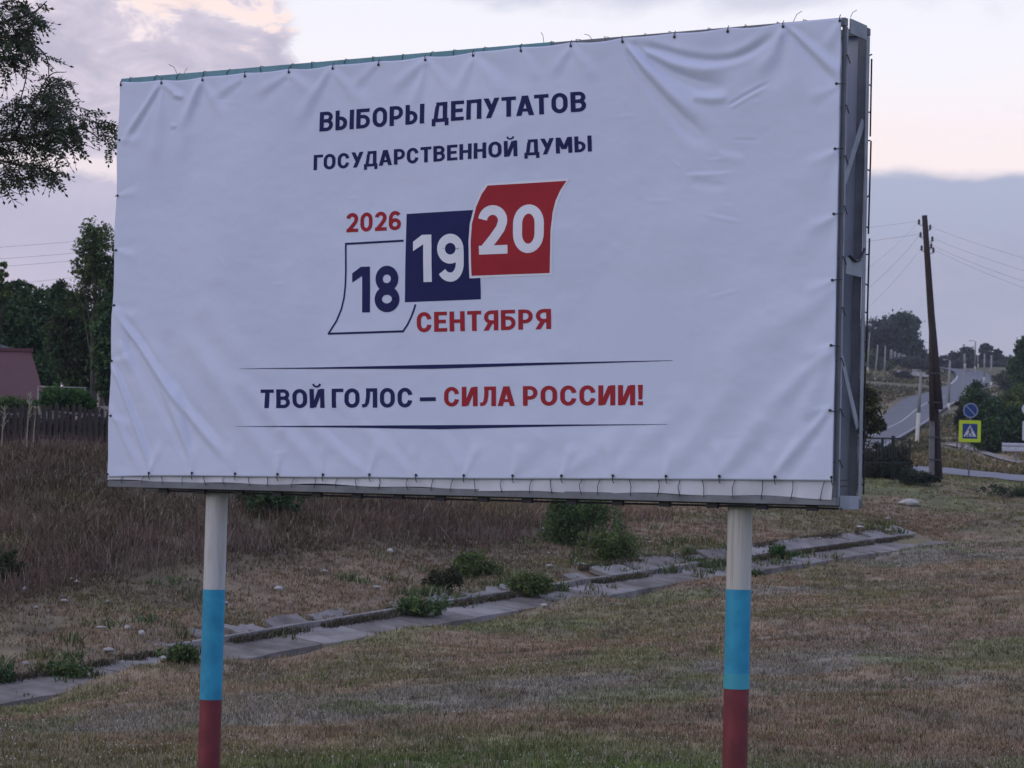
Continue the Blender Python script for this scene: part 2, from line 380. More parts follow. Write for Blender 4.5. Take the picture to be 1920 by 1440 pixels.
pathm = mat('pale_path', (.27, .25, .23), (.19, .175, .155), .9, .8)
path_c = poly([at(1668, 690, 440)[:2], at(1700, 686, 440)[:2], at(1725, 692, 430)[:2], at(1748, 694, 425)[:2]], 6)
strip('path', path_c, 9, 4, .35, pathm)
kerb_c = poly([at(1772, 826, 165)[:2], at(1815, 838, 150)[:2], at(1868, 851, 130)[:2], at(1940, 868, 118)[:2]], 8)
strip('footpath', kerb_c, .8, .6, .07, pathm)
# ------------------------------------------------------------------ drainage ditch lined with slabs
conc = mat('concrete', (.29, .27, .25), (.15, .138, .125), .9, 1.5, .012, 14, 10)
conc2 = mat('concrete_dirty', (.23, .205, .185), (.105, .09, .078), .92, 1.6, .012, 12, 8)
ditch = bpy.data.objects.new('drainage_ditch', None); COL.objects.link(ditch); tag(ditch, kind='structure')
def ditch_pt(s, t, z): p = DA+dd*s+dn*t; return (p[0], p[1], z)
def slab(s0, s1, t0, t1, z0, z1, th, m, name, jit=.02, br=None, tilt=0):
    R = random.Random(int(s0*977+t0*31)); j = lambda k=jit: R.uniform(-k, k)
    n = 5; top = []
    # outline with a worn, slightly broken edge
    pts = []
    for i in range(n): pts.append((s0+(s1-s0)*i/n+j(), t0+j()))
    for i in range(3): pts.append((s1+j(), t0+(t1-t0)*i/3+j()))
    for i in range(n): pts.append((s1+(s0-s1)*i/n+j(), t1+j(jit*1.6)))
    for i in range(3): pts.append((s0+j(), t1+(t0-t1)*i/3+j()))
    if br: pts = [p for p in pts if not br(p)]
    vs = []
    for (s, t) in pts:
        z = float(ditch_z(s))+z0+(z1-z0)*(t-t0)/(t1-t0)+tilt*(s-(s0+s1)/2)
        vs.append(ditch_pt(s, t, z))
    k = len(vs); vs2 = [(x, y, z-th) for x, y, z in vs]
    b = MB(); b.add(vs+vs2, [tuple(range(k))]+[tuple(reversed(range(k, 2*k)))]+[((i+1) % k, i, i+k, (i+1) % k+k) for i in range(k)])
    return b.build(name, m, ditch)
s = -1.5; i = 0
while s < DL-1.5:
    L = 1.55
    w = .92
    slab(s, s+L-.025, random.uniform(-.10, .0) if s < 5 else random.uniform(.02, .12), w, .035, .16, .12, conc2 if i % 3 else conc, 'channel_slab', .025)
    s += L; i += 1
s = 5.0; i = 0
while s < DL-1.0:
    L = random.choice((1.0, 1.2, 1.45)); early = s < 19
    slab(s, s+L-.02, .97, 1.05, .25, .26 if early else .275, .24, conc, 'kerb_stone', .010, tilt=random.uniform(-.015, .015))
    if not early: slab(s, s+L-.05, 1.07, 1.07+random.uniform(.38, .60), .255, .40+random.uniform(-.03, .03), .10, random.choice((conc, conc2)), 'lining_slab', .035, tilt=random.uniform(-.04, .04))
    elif random.random() < .72:
        o_ = random.uniform(.10, .22); slab(s+random.uniform(0, .15), s+L*random.uniform(.6, .92), 1.06+o_, 1.06+o_+random.uniform(.16, .40), .22, .32+random.uniform(-.04, .04), .10, random.choice((conc, conc2)), 'lining_slab', .06, tilt=random.uniform(-.07, .07))
    s += L; i += 1
# ------------------------------------------------------------------ grass (geometry, with its own colours)
def blades(name, P, H, Wd, col, m, label, lean=.5, bladesper=5, spread=.06, cat='grass', tipc=1.15):
    n = len(P)*bladesper; base = np.repeat(P, bladesper, 0).astype(float); h = np.repeat(H, bladesper)*rng.uniform(.5, 1.15, n)
    wd = np.repeat(Wd, bladesper)*rng.uniform(.6, 1.3, n); c = np.repeat(col, bladesper, 0)*rng.uniform(.45, 1.55, n)[:, None]; pale = rng.random(n) < .05; c[pale] = c[pale]*.4+np.array([.28, .25, .20])
    sp_ = np.repeat(H, bladesper)*.5+spread
    base[:, 0] += rng.normal(0, 1, n)*sp_*.6; base[:, 1] += rng.normal(0, 1, n)*sp_*.6
    th = rng.uniform(0, 2*math.pi, n); ln = np.abs(rng.normal(0, lean, n))*h
    tip = base+np.stack([np.cos(th)*ln, np.sin(th)*ln, h], 1)
    fa = rng.uniform(-.6, .6, n); side = np.stack([np.cos(fa), np.sin(fa), 0*fa], 1)*wd[:, None]/2
    mid = base*.45+tip*.55+np.stack([0*h, 0*h, h*.08], 1)
    base = base-np.array([0, 0, .03])
    V = np.stack([base-side, base+side, mid+side*.8, tip, mid-side*.8], 1).reshape(-1, 3)
    o = np.arange(n)[:, None]*5
    Fq = np.concatenate([o+np.array([[0, 1, 2, 4]]), ], 0)
    F3 = o+np.array([[4, 2, 3]])
    # use degenerate-free triangles only
    T = np.concatenate([o+np.array([[0, 1, 2]]), o+np.array([[0, 2, 4]]), F3], 0)
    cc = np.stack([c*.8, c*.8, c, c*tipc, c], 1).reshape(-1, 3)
    return tag(raw(name, V, T, m, col=cc), label, cat, kind='stuff')
grm = mat('grass_blades', (1, 1, 1), None, .9, attr='col', transl=.15, spec=.1)
def scatter(n, a0, a1, r0, r1, pw=1.0):
    a = rng.uniform(a0, a1, n); R = np.exp(rng.uniform(math.log(r0), math.log(r1), n)); return np.sin(a)*R, np.cos(a)*R, R
def place(X, Y): return np.stack([X, Y, ground(X, Y)], 1)
# lawn side
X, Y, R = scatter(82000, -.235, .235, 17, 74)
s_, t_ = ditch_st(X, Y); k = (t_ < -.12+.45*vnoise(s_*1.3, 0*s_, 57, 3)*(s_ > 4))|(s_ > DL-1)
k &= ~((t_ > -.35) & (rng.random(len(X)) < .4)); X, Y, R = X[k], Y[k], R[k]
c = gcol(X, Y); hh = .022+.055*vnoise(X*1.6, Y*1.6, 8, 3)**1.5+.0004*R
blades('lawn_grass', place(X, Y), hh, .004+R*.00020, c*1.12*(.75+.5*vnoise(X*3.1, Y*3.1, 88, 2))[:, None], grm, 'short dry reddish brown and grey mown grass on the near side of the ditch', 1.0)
# tufts, taller greener clumps near the bottom and through the lawn
X, Y, R = scatter(8000, -.235, .235, 17, 62); s_, t_ = ditch_st(X, Y)
k = (t_ < -.1) & (vnoise(X*.9, Y*.7, 55, 3) > .52); X, Y, R = X[k], Y[k], R[k]
cc = np.where(rng.random(len(X))[:, None] < .45, np.array([.12, .15, .06]), np.array([.30, .25, .18]))
blades('grass_tufts', place(X, Y), .05+.07*rng.random(len(X)), .004+R*.00016, cc, grm, 'scattered taller tufts of green and straw coloured grass in the lawn', .4, 7, .03)
# far side of the ditch: bare soil field with thin grass
X, Y, R = scatter(85000, -.235, .235, 33, 96); s_, t_ = ditch_st(X, Y); big = vnoise(X*.35, Y*.25, 61, 4)
k = (t_ > np.where(s_ > 18.5, 1.7, 1.0)) & (rng.random(len(X)) < np.clip(.30+1.0*sstep(big, .3, .55), 0, 1)) & (hits(X, Y, lane_c, 0) > 3.1)
X, Y, R, t_ = X[k], Y[k], R[k], t_[k]
c = gcol(X, Y); bankk = sstep(t_, 4.5, 8)*(1-sstep(R, 60, 68))
hh = .03+.05*rng.random(len(X))+bankk*(.06+.20*vnoise(X*.5, Y*.5, 66, 3))
c = c*(1.05+.25*vnoise(X*1.1, Y*1.1, 67, 3)[:, None]) 
blades('bank_grass', place(X, Y), hh, .008+R*.00022, c, grm, 'dry dark brown grass covering the slope beyond the ditch', .85)
# litter, soil and dead grass caught along the kerb of the ditch
n_e = 9000; se = rng.uniform(-2, DL-1, n_e); te = np.where(rng.random(n_e) < .55, rng.normal(.88, .05, n_e), rng.normal(1.62, .10, n_e)); ke = (vnoise(se*.8, te*2, 95, 3) > .42) & ((te < 1.3) | (se > 19))
se, te = se[ke], te[ke]; XY = DA[None]+dd[None]*se[:, None]+dn[None]*te[:, None]
Pe = np.stack([XY[:, 0], XY[:, 1], ditch_z(se)+np.where(te < 1.3, .17, .36)], 1)
blades('ditch_litter', Pe, .03+.07*rng.random(len(Pe)), .012+0*se, np.where(rng.random(len(Pe))[:, None] < .25, np.array([.07, .085, .035]), np.array([.085, .068, .052])), grm, 'dead grass and litter caught along the kerb of the ditch', .9, 5, .05, 'litter')
# dry seed stalks on the bank
X, Y, R = scatter(5200, -.235, .12, 40, 62); s_, t_ = ditch_st(X, Y); k = (t_ > 5) & (vnoise(X*.5, Y*.5, 71, 3) > .44); X, Y, R = X[k], Y[k], R[k]
blades('dead_weed_stalks', place(X, Y), .30+.25*rng.random(len(X)), .010+0*R, np.tile(np.array([.155, .105, .088]), (len(X), 1)), grm, 'upright dead weed stalks on the brown slope under the fence', .5, 5, .05, 'weeds')
# loose green weeds growing in and round the ditch
n_w = 900; sw_ = rng.uniform(-4, DL, n_w); tw_ = np.where(rng.random(n_w) < .6, rng.normal(1.1, .55, n_w), rng.normal(2.6, .9, n_w)); kw = vnoise(sw_*.55, tw_*.5, 97, 3) > .56
sw_, tw_ = sw_[kw], tw_[kw]; XY = DA[None]+dd[None]*sw_[:, None]+dn[None]*tw_[:, None]; Pw = place(XY[:, 0], XY[:, 1]); Pw[:, 2] += .06*(tw_ < 1.7)
blades('ditch_weeds', Pw, .07+.14*rng.random(len(Pw)), .022+0*sw_, np.where(rng.random(len(Pw))[:, None] < .6, np.array([.085, .125, .050]), np.array([.13, .13, .06])), grm, 'ragged green weeds sprouting along the ditch', .9, 14, .07, 'weeds')
# coarse growth on the far hill
X, Y, R = scatter(26000, .115, .245, 98, 470); k = (hits(X, Y, road_c, 0) > 4) & (vnoise(X*.12, Y*.07, 98, 4) > .42) & (hits(X, Y, kerb_c, 0) > 1.5); X, Y, R = X[k], Y[k], R[k]
blades('hill_grass', place(X, Y), .08+.0011*R*rng.random(len(X)), .0007*R, gcol(X, Y)*rng.uniform(.55, 1.15, len(X))[:, None]*np.array([.95, 1, .9]), grm, 'rough grass and low growth covering the hill beside the road', .8, 4, .5)
# small white flowers and seed heads
X, Y, R = scatter(2600, -.235, .235, 17, 44); s_, t_ = ditch_st(X, Y)
k = (t_ < -1) & (vnoise(X*.8, Y*.5, 81, 3)+.25*(R < 24) > .60); X, Y, R = X[k], Y[k], R[k]
P = place(X, Y); hgt = rng.uniform(.07, .16, len(P)); r_ = rng.uniform(.004, .011, len(P))
P[:, 2] += hgt; offs = np.array([[1,0,0],[-.5,.87,0],[-.5,-.87,0],[0,0,1.1],[0,0,-.8]])
V = (P[:, None]+offs[None]*r_[:, None, None]).reshape(-1, 3); o_ = np.arange(len(P))[:, None]*5
T = np.concatenate([o_+np.array([q]) for q in ([0,1,3],[1,2,3],[2,0,3],[1,0,4],[2,1,4],[0,2,4])], 0)
flm = mat('petals', (.66, .66, .58), (.46, .44, .36), .8, 30)
tag(raw('white_wildflowers', V, T, flm), 'tiny white wildflowers dotted through the near lawn', 'flowers', kind='stuff')
# gravel and litter specks on the bare soil
X, Y, R = scatter(1500, -.235, .235, 34, 80); s_, t_ = ditch_st(X, Y); k = (t_ > 2.2) & (vnoise(X*.5, Y*.35, 91, 3) > .50); X, Y, R = X[k], Y[k], R[k]
P = place(X, Y); r_ = .012+.05*rng.random(len(P))**3; P[:, 2] += r_*.3+.03
V = (P[:, None]+offs[None]*r_[:, None, None]*np.array([1.3, 1, .7])).reshape(-1, 3); o_ = np.arange(len(P))[:, None]*5
T = np.concatenate([o_+np.array([q]) for q in ([0,1,3],[1,2,3],[2,0,3],[1,0,4],[2,1,4],[0,2,4])], 0)
stm = mat('pale_stone', (.36, .34, .32), (.24, .225, .21), .9, 9, .01, 20)
tag(raw('gravel', V, T, stm), 'pale bits of gravel lying on the bare soil beyond the ditch', 'gravel', kind='stuff')
# ------------------------------------------------------------------ stones one can tell apart
whm = mat('white_rock', (.50, .48, .45), (.36, .34, .31), .9, 5, .01, 15)
def stone(px, py, wpx, hpx, label, m=stm, seed=0):
    p = gpt(px, py+hpx/2); k = p[1]/F; b = MB(); rx, rz = wpx*k/2, hpx*k/2
    b.blob((0, 0, rz*.5+.05), (rx*1.1, rx*.8, rz*1.15), seed+int(px), .12, 2)
    o = b.build('stone', m, None, False, p); tag(o, label, 'stone', 'pale stones lying around the ditch')
stone(1705, 943, 38, 13, 'large flat cream stone in the grass below the leaning utility pole', whm)
stone(522, 1110, 16, 8, 'white block shaped stone lying on the brown slope right of the left billboard post', whm)
stone(265, 1197, 11, 9, 'round white stone left of the left billboard post, above the green weeds', whm)
stone(238, 1184, 10, 7, 'small white stone just up and left of the round white stone', whm)
stone(204, 1226, 22, 8, 'flat grey stone above the left end of the ditch, nearest to the low weed clump')
stone(306, 1243, 11, 9, 'rounded grey stone resting on the edge of the left end of the channel', whm)
stone(46, 1108, 9, 6, 'small pale stone near the bright bush on the left picture edge')
stone(120, 1134, 14, 6, 'pale oblong stone halfway up the bare soil on the far left')
stone(190, 1182, 18, 5, 'thin flat stone left of the two small white stones')
stone(48, 1250, 13, 8, 'grey stone just above the left end of the ditch, farthest left', )
stone(731, 1037, 12, 8, 'white stone alone on the dark slope below the middle of the billboard', whm)
stone(706, 1107, 15, 5, 'small flat pale stone on the slope left of the low green weeds')
stone(1020, 1155+-14, 13, 6, 'pale pebble lying in the channel between the slabs', whm)
stone(1090, 1061, 17, 6, 'flat pale stone below the big green bush', whm)
stone(1270, 1046, 14, 6, 'pale stone on the soil left of the right billboard post', whm)
stone(1030, 1066, 12, 5, 'smaller flat stone left of the pale stone below the big green bush')
stone(1613, 991, 14, 4, 'thin bluish white stone on the soil right of the right billboard post', whm)
stone(1665, 999, 18, 5, 'yellowish flat stone at the top edge of the ditch slabs', whm)
stone(1664, 975, 12, 4, 'little pale stone between the large cream stone and the ditch slabs')
# ------------------------------------------------------------------ foliage
def leafmat(name): return mat(name, (1, 1, 1), (.7, .7, .7), .75, 3, attr='col', transl=.25, spec=.25)
lfm = leafmat('foliage')
def leaf_cloud(C0, Rad, n, size, cols, clump=40, csz=.28, asp=.55, hollow=.25, drop=0, seed=0):
    """n leaf faces gathered in clumps through ellipsoids; returns V,T,col"""
    g = np.random.default_rng(abs(int(seed))+1)
    C0 = np.atleast_2d(C0); Rad = np.atleast_2d(Rad); vol = Rad.prod(1)**.67; pk = g.choice(len(C0), max(4, n//clump), p=vol/vol.sum())
    d = g.normal(size=(len(pk), 3)); d /= np.linalg.norm(d, axis=1)[:, None]; r = g.uniform(hollow, 1, len(pk))**.5
    cc = C0[pk]+d*r[:, None]*Rad[pk]; csr = csz*Rad[pk].mean(1)*g.uniform(.5, 1.3, len(pk))
    ci = g.integers(0, len(pk), n); L = cc[ci]+g.normal(size=(n, 3))*csr[ci][:, None]*np.array([.6, .6, .45])
    cs = np.array(cols)[g.integers(0, len(cols), len(pk))][ci]*g.uniform(.6, 1.35, len(pk))[ci][:, None]*g.uniform(.7, 1.3, n)[:, None]
    a = g.normal(size=(n, 3)); a /= np.linalg.norm(a, axis=1)[:, None]; b = g.normal(size=(n, 3)); b -= a*(a*b).sum(1)[:, None]; b /= np.linalg.norm(b, axis=1)[:, None]
    sz = size*g.uniform(.6, 1.4, n)[:, None]
    V = np.stack([L-a*sz, L-b*sz*asp, L+a*sz, L+b*sz*asp], 1).reshape(-1, 3); o = np.arange(n)[:, None]*4
    return V, np.concatenate([o+np.array([[0, 1, 2]]), o+np.array([[0, 2, 3]])], 0), np.repeat(cs, 4, 0)
G1 = [(0.0653, 0.1265, 0.049), (0.087, 0.1546, 0.0564), (0.0522, 0.101, 0.0451)]
G2 = [(0.1025, 0.163, 0.0562), (0.1271, 0.1862, 0.0577), (0.0779, 0.1211, 0.0481)]
G3 = [(0.0531, 0.1344, 0.0341), (0.0731, 0.166, 0.0399), (0.0398, 0.0949, 0.0284)]
G4 = [(0.0858, 0.1017, 0.0585), (0.0686, 0.0822, 0.0491)]
GF = [(0.08, 0.0992, 0.088), (0.064, 0.0832, 0.0768), (0.0992, 0.112, 0.088)]
bark = mat('bark', (.085, .070, .062), (.05, .042, .038), .9, 12, .01, 30, stretch=(1, 1, .25))
barkp = mat('pale_bark', (.16, .145, .13), (.09, .08, .072), .9, 12, .01, 30, stretch=(1, 1, .25))
def tree(name, base, H, blobs, n, size, cols, label, cat='tree', group=None, tr=.12, bk=None, seed=0, clump=40, csz=.28, hollow=.25, stems=1, trunk=True, limbs=6):
    """blobs: list of (dx,dy,dz, rx,ry,rz) relative to the base"""
    R = random.Random(seed); t = thing(name, base, label, cat, group)
    C0 = np.array([b[:3] for b in blobs], float); Rd = np.array([b[3:] for b in blobs], float)
    if trunk:
        m = MB(); top = max(b[2] for b in blobs)
        for k in range(stems):
            ox = 0 if stems == 1 else R.uniform(-.5, .5)*tr*6
            pts = [(ox*.4, 0, -.3)]
            for q in range(1, 6): pts.append((ox+R.uniform(-.15, .15)*q*.4, R.uniform(-.1, .1)*q*.4, top*q/5))
            m.tube(pts, [tr*(1-.16*q) for q in range(6)], 7)
        for b in blobs:
            for _ in range(limbs if len(blobs) < 4 else 3):
                z0 = R.uniform(.3, .8)*min(b[2], top)
                e = (b[0]+R.uniform(-.8, .8)*b[3], b[1]+R.uniform(-.8, .8)*b[4], b[2]+R.uniform(-.5, .8)*b[5])
                m.tube([(0, 0, z0), ((e[0])*.5, e[1]*.5, (z0+e[2])/2+.1), e], [tr*.45, tr*.28, tr*.08], 5)
        m.build('trunk', bk or bark, t, True)
    V, T, c = leaf_cloud(C0, Rd, n, size, cols, clump, csz, hollow=hollow, seed=seed)
    tag(raw('crown', V, T, lfm, t, c), kind='stuff'); return t
def pxtree(name, D, pxbase, boxes, n, size, cols, label, cat='tree', group=None, tr=.15, depth=1.0, gy=None, **k):
    """boxes: (cx,cy,rx,ry) of crown parts as surveyed outlines at distance D; given real depth"""
    x = at(pxbase, 800, D)[0]; z = gz(x, D); bl = []
    for i, (cx, cy, rx, ry) in enumerate(boxes):
        p = at(cx, cy, D); sc = D/F; bl.append((p[0]-x, ((i % 3)-1)*rx*sc*.4, p[2]-z, rx*sc, rx*sc*depth, ry*sc))
    return tree(name, (x, D, z), 0, bl, n, size, cols, label, cat, group, tr, seed=int(abs(pxbase)+D), **k)
# trees behind the fence on the left
pxtree('dark_tree', 88, 55, [(35, 640, 60, 80), (80, 620, 45, 85), (15, 590, 40, 60), (60, 700, 70, 50), (40, 545, 18, 28)], 30000, .075, G1,
       'broad very dark green tree behind the red roof at the far left', group='trees behind the picket fence', tr=.22)
pxtree('tall_tree', 82, 178, [(180, 455, 38, 42), (190, 505, 42, 40), (165, 500, 34, 35), (205, 560, 28, 55), (230, 520, 30, 70), (150, 560, 26, 42)], 12000, .055, G2,
       'tallest slender tree with a see-through crown, beside the left edge of the billboard', group='trees behind the picket fence', tr=.085, stems=6, bk=barkp, csz=.26, limbs=12, hollow=.0, clump=24)
pxtree('spreading_tree', 84, 130, [(130, 620, 36, 65), (150, 680, 45, 60), (112, 560, 22, 35), (165, 640, 35, 55)], 22000, .07, G4+G1,
       'grey green tree in the middle of the row, directly left of the tallest tree', group='trees behind the picket fence', tr=.15)
pxtree('dark_tree', 80, 205, [(200, 620, 22, 70), (205, 690, 30, 60), (225, 640, 34, 80)], 14000, .07, G1,
       'narrow dark tree half hidden behind the left edge of the billboard', group='trees behind the picket fence', tr=.14)
pxtree('young_tree', 72, -14, [(4, 510, 14, 20), (8, 548, 18, 22), (-14, 560, 26, 60)], 2500, .07, G2, 'thin young tree whose few twigs rise at the left picture edge above the red roof', group='trees behind the picket fence', tr=.025, csz=.2)
pxtree('garden_bush', 64, 125, [(110, 750, 32, 24), (140, 752, 30, 22), (158, 760, 22, 16)], 12000, .035, G3,
       'bright green rounded bush just behind the picket fence', 'bush', trunk=False, csz=.3)
pxtree('garden_bush', 66, 30, [(20, 762, 38, 16), (60, 764, 26, 14)], 5000, .035, G2,
       'low olive green bush between the red roof and the picket fence', 'bush', trunk=False, csz=.3)
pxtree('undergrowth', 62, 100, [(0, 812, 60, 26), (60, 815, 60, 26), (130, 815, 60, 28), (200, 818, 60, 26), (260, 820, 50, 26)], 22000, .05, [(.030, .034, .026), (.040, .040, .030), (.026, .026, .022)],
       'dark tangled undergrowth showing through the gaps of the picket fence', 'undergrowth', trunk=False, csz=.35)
# weeds and bushes on the ground
def bush(px, py, wpx, hpx, n, cols, label, cat='weed', size=None, D=None, gp='green weeds growing round the ditch'):
    p = gpt(px, py, D); k = p[1]/F; rx = wpx*k/2*1.2; rz = hpx*k*1.08; n = int(n*1.3); R = random.Random(int(px*7+py))
    bl = [(R.uniform(-.6, .6)*rx, R.uniform(-.3, .3)*rx, rz*R.uniform(.2, .75), rx*R.uniform(.25, .5), rx*R.uniform(.25, .45), rz*R.uniform(.2, .4)) for _ in range(7)]
    t = thing('bush' if cat == 'bush' else 'weed', p, label, cat, gp)
    m = MB()
    for q in range(16):
        a = R.uniform(0, 6.28); l = R.uniform(.4, 1); e = (math.cos(a)*rx*.9*l, math.sin(a)*rx*.6*l, rz*R.uniform(.5, 1.05))
        m.tube([(0, 0, -.04), (e[0]*.35, e[1]*.35, e[2]*.6), e], [.012, .008, .004], 4)
    m.build('stem', MATS['bark'] if cat == 'bush' else wst, t)
    for q in range(12):
        a = R.uniform(0, 6.28); l = R.uniform(.5, 1.25); bl.append((math.cos(a)*rx*l, math.sin(a)*rx*l*.6, rz*R.uniform(.15, .95)*(1.3-.5*l), rx*.12, rx*.12, rz*R.uniform(.12, .28)))
    V, T, c = leaf_cloud([b[:3] for b in bl], [b[3:] for b in bl], n, size or .035, cols, 7, .62, .38, .0, seed=int(px))
    tag(raw('leaves', V, T, lfm, t, c), kind='stuff')
wst = mat('weed_stem', (.08, .09, .045), (.11, .09, .06), .85, 10)
GW = [(0.1159, 0.1739, 0.0506), (0.1622, 0.2086, 0.0607), (0.0926, 0.1344, 0.0506)]
GD = [(0.0725, 0.1296, 0.0535), (0.0984, 0.162, 0.0612)]
bush(1095, 1030, 135, 98, 7500, GD+GW[:1], 'largest dark green bush on the slope under the billboard', 'bush', .04)
bush(1145, 1058, 92, 58, 4200, GW, 'lighter olive green bush leaning against the right of the large dark bush', 'bush', .035)
bush(893, 1084, 82, 44, 2600, GW, 'green weed clump in the upper middle, left of the large bushes')
bush(830, 1112, 58, 46, 1700, [(.07, .08, .035), (.055, .065, .032)], 'olive yellow weed clump just left of the upper middle weed clump')
bush(987, 1122, 76, 46, 2400, GW, 'green weed growing over the ditch slabs in the middle')
bush(790, 1164, 84, 38, 2300, GW+GD, 'wide low weed on the ditch edge, left of the middle slabs')
bush(344, 1244, 68, 30, 1900, GD+GW, 'dark green weed touching the left billboard post at the ditch')
bush(118, 1274, 88, 26, 1900, GD+GW, 'low spreading weed above the left end of the ditch')
bush(1462, 1053, 46, 24, 1200, G3, 'bright green weed sprouting from the slabs right of the right billboard post')
bush(6, 1100, 60, 66, 2200, [(.07, .095, .035), (.055, .075, .03)], 'yellow green bush cut by the left picture edge', 'bush')
bush(-2, 1290, 44, 40, 1300, GD, 'dark weed at the left picture edge beside the ditch')
bush(495, 968, 105, 66, 4500, GD, 'dark green bush on the slope behind the top of the left billboard post', 'bush', .04)
bush(1187, 1080, 40, 12, 400, GW, 'small flat weed on the soil right of the lighter bush')
bush(1400, 1082, 60, 12, 500, GD, 'flat dark weed in the channel beside the right billboard post')
bush(1895, 935, 90, 22, 1500, [(.05, .085, .04), (.04, .07, .035)], 'wide patch of green weeds at the right picture edge')
# ------------------------------------------------------------------ picket fence
wood = mat('weathered_wood', (.072, .056, .050), (.040, .032, .030), .9, 20, .004, 60, stretch=(3, 3, .3))
woodp = mat('pale_wood', (.33, .31, .29), (.22, .2, .18), .9, 12)
fx0 = at(-40, 800, 58)[0]; fx1 = at(330, 800, 59.5)[0]; fbase = thing('picket_fence', (fx0, 58, gz(fx0, 58)), 'dark weathered picket fence on top of the slope at the left', 'fence')
fb = np.array(fbase.location); npk = int((fx1-fx0)/.131)
pk = MB(); pk.add([(-.05,-.01,0),(.05,-.01,0),(.05,.01,0),(-.05,.01,0),(-.05,-.01,1.03),(.05,-.01,1.03),(.05,.01,1.03),(-.05,.01,1.03),(0,-.01,1.08),(0,.01,1.08)],
       [(0,3,2,1),(0,1,5,8,4),(3,7,9,6,2),(1,2,6,5),(0,4,7,3),(4,8,9,7),(5,6,9,8)])
first = pk.build('picket', wood, fbase)
def ftop(i): x = fx0+i*.131; y = 58+1.5*i/npk; return x, y
for i in range(npk):
    o = first if i == 0 else first.copy()
    if i: COL.objects.link(o)
    x, y = ftop(i); top = at(0, 766, 58)[2] ; z = gz(x, y)
    o.location = (x-fb[0], y-fb[1], z-fb[2]-.02+random.uniform(-.02, .02)); o.rotation_euler = (random.uniform(-.02, .02), random.uniform(-.02, .02), random.uniform(-.06, .06))
    o.scale = (random.uniform(.88, 1.04), 1, random.uniform(.96, 1.04))
for hz_ in (.20, .88):
    for i in range(0, npk-12, 13):
        m = MB(); a = ftop(i); b = ftop(i+13)
        m.bar((a[0]-fb[0], a[1]-fb[1]+.03, gz(*a)-fb[2]+hz_), (b[0]-fb[0]-.01, b[1]-fb[1]+.03, gz(*b)-fb[2]+hz_), .03, .05)
        m.build('rail', woodp, fbase)
for i in range(6, npk, 13):
    m = MB(); a = ftop(i); m.box((a[0]-fb[0]-.04, a[1]-fb[1]+.05, -.3), (a[0]-fb[0]+.04, a[1]-fb[1]+.13, gz(*a)-fb[2]+1.0)); m.build('post', wood, fbase)
# dry tall weeds in front of the fence
straw = mat('straw', (.36, .34, .25), (.26, .24, .17), .9, 10)
def stalk(px, pyb, pyt, label, head=0, D=56.5):
    p = gpt(px, pyb, D); p = np.array([at(px, pyb, 56.5)[0], 56.5, gz(at(px, pyb, 56.5)[0], 56.5)]); h = (pyb-pyt)*56.5/F; t = thing('dry_weed', p, label, 'weed', 'dry weed stalks by the fence'); m = MB(); m.tube([(0,0,-.05),(.01,0,h*.5),(.04,0,h)], [.016, .012, .008], 5); m.build('stalk', straw, t)
    m = MB(); R = random.Random(px)
    for q in range(14):
        a = R.uniform(0, 6.28); r = R.uniform(.06, .16)*(1.2 if head else .7); zz = h*(1 if head else R.uniform(.5, 1))
        m.tube([(.04, 0, zz), (.04+math.cos(a)*r*.6, math.sin(a)*r*.6, zz+.06), (.04+math.cos(a)*r, math.sin(a)*r, zz-(.14 if head else -.1))], [.009, .010, .005], 4)
    m.build('seed_head', straw, t)
stalk(62, 830, 748, 'tall pale dry weed with a drooping head in front of the red roof corner', 1)
stalk(50, 825, 718, 'thin branching dry weed in front of the red roof, left of the drooping one')
stalk(3, 830, 745, 'pale dry weed at the left picture edge by the fence')
# ------------------------------------------------------------------ house with red roof
roofm = mat('red_roofing', (.105, .046, .052), (.088, .039, .044), .6, 1.5, .0, spec=.3)
wallm = mat('house_wall', (.22, .20, .19), (.17, .16, .15), .9, 3)
D = 74; pr = at(58, 658, D+2.2); pe = at(85, 750, D); pl = pe[0]-7.5; hb = gz(pe[0]-3, D+2)
hs = thing('house', (pe[0]-3.7, D+2.2, hb), 'small house with a plain dark red hipped roof behind the fence at the far left', 'house'); L0 = np.array(hs.location)
def rel(p): return tuple(np.array(p)-L0)
ze = pe[2]; zr = pr[2]
m = MB(); e0 = (pl, D, ze); e1 = (pe[0], D, ze); e2 = (pe[0]*(D+4.4)/D-.25, D+4.4, ze); e3 = (pl, D+4.4, ze); r0 = (pl+.6, D+2.2, zr); r1 = (pr[0], D+2.2, zr)
vs = [rel(q) for q in (e0, e1, e2, e3, r0, r1)]; lo = [(a, b, c-.07) for a, b, c in vs[:4]]
m.add(vs+lo, [(0,1,5,4),(1,2,5),(2,3,4,5),(3,0,4),(0,6,7,1),(1,7,8,2),(2,8,9,3),(3,9,6,0),(9,8,7,6)]); rf = m.build('roof', roofm, hs)
m = MB(); m.bar(rel((r0[0]-.05, D+2.2, zr+.02)), rel((r1[0]+.06, D+2.2, zr+.02)), .16, .10); m.build('ridge_cap', roofm, rf)
for q in range(0):
    f_ = (q+1)/10; x = pl+(pe[0]-pl)*f_; k = min(1, (pe[0]-x)/max(.1, pe[0]-pr[0]))
    m = MB(); yt = D+2.2*k; zt = ze+(zr-ze)*k; m.bar(rel((x, D+.01, ze+.02)), rel((x, yt-.02, zt+.012)), .035, .03); m.build('seam', roofm, rf)
m = MB(); m.box((pl+.3-L0[0], -1.9, -.4), (pe[0]-.3-L0[0], 1.9, ze-hb-.08)); wl = m.build('wall', wallm, hs)
m = MB(); m.box((pe[0]-2.0-L0[0], -1.93, .9), (pe[0]-1.1-L0[0], -1.903, 1.4)); m.build('window', mat('dark_glass', (.02, .025, .03), None, .15, spec=.5), wl)
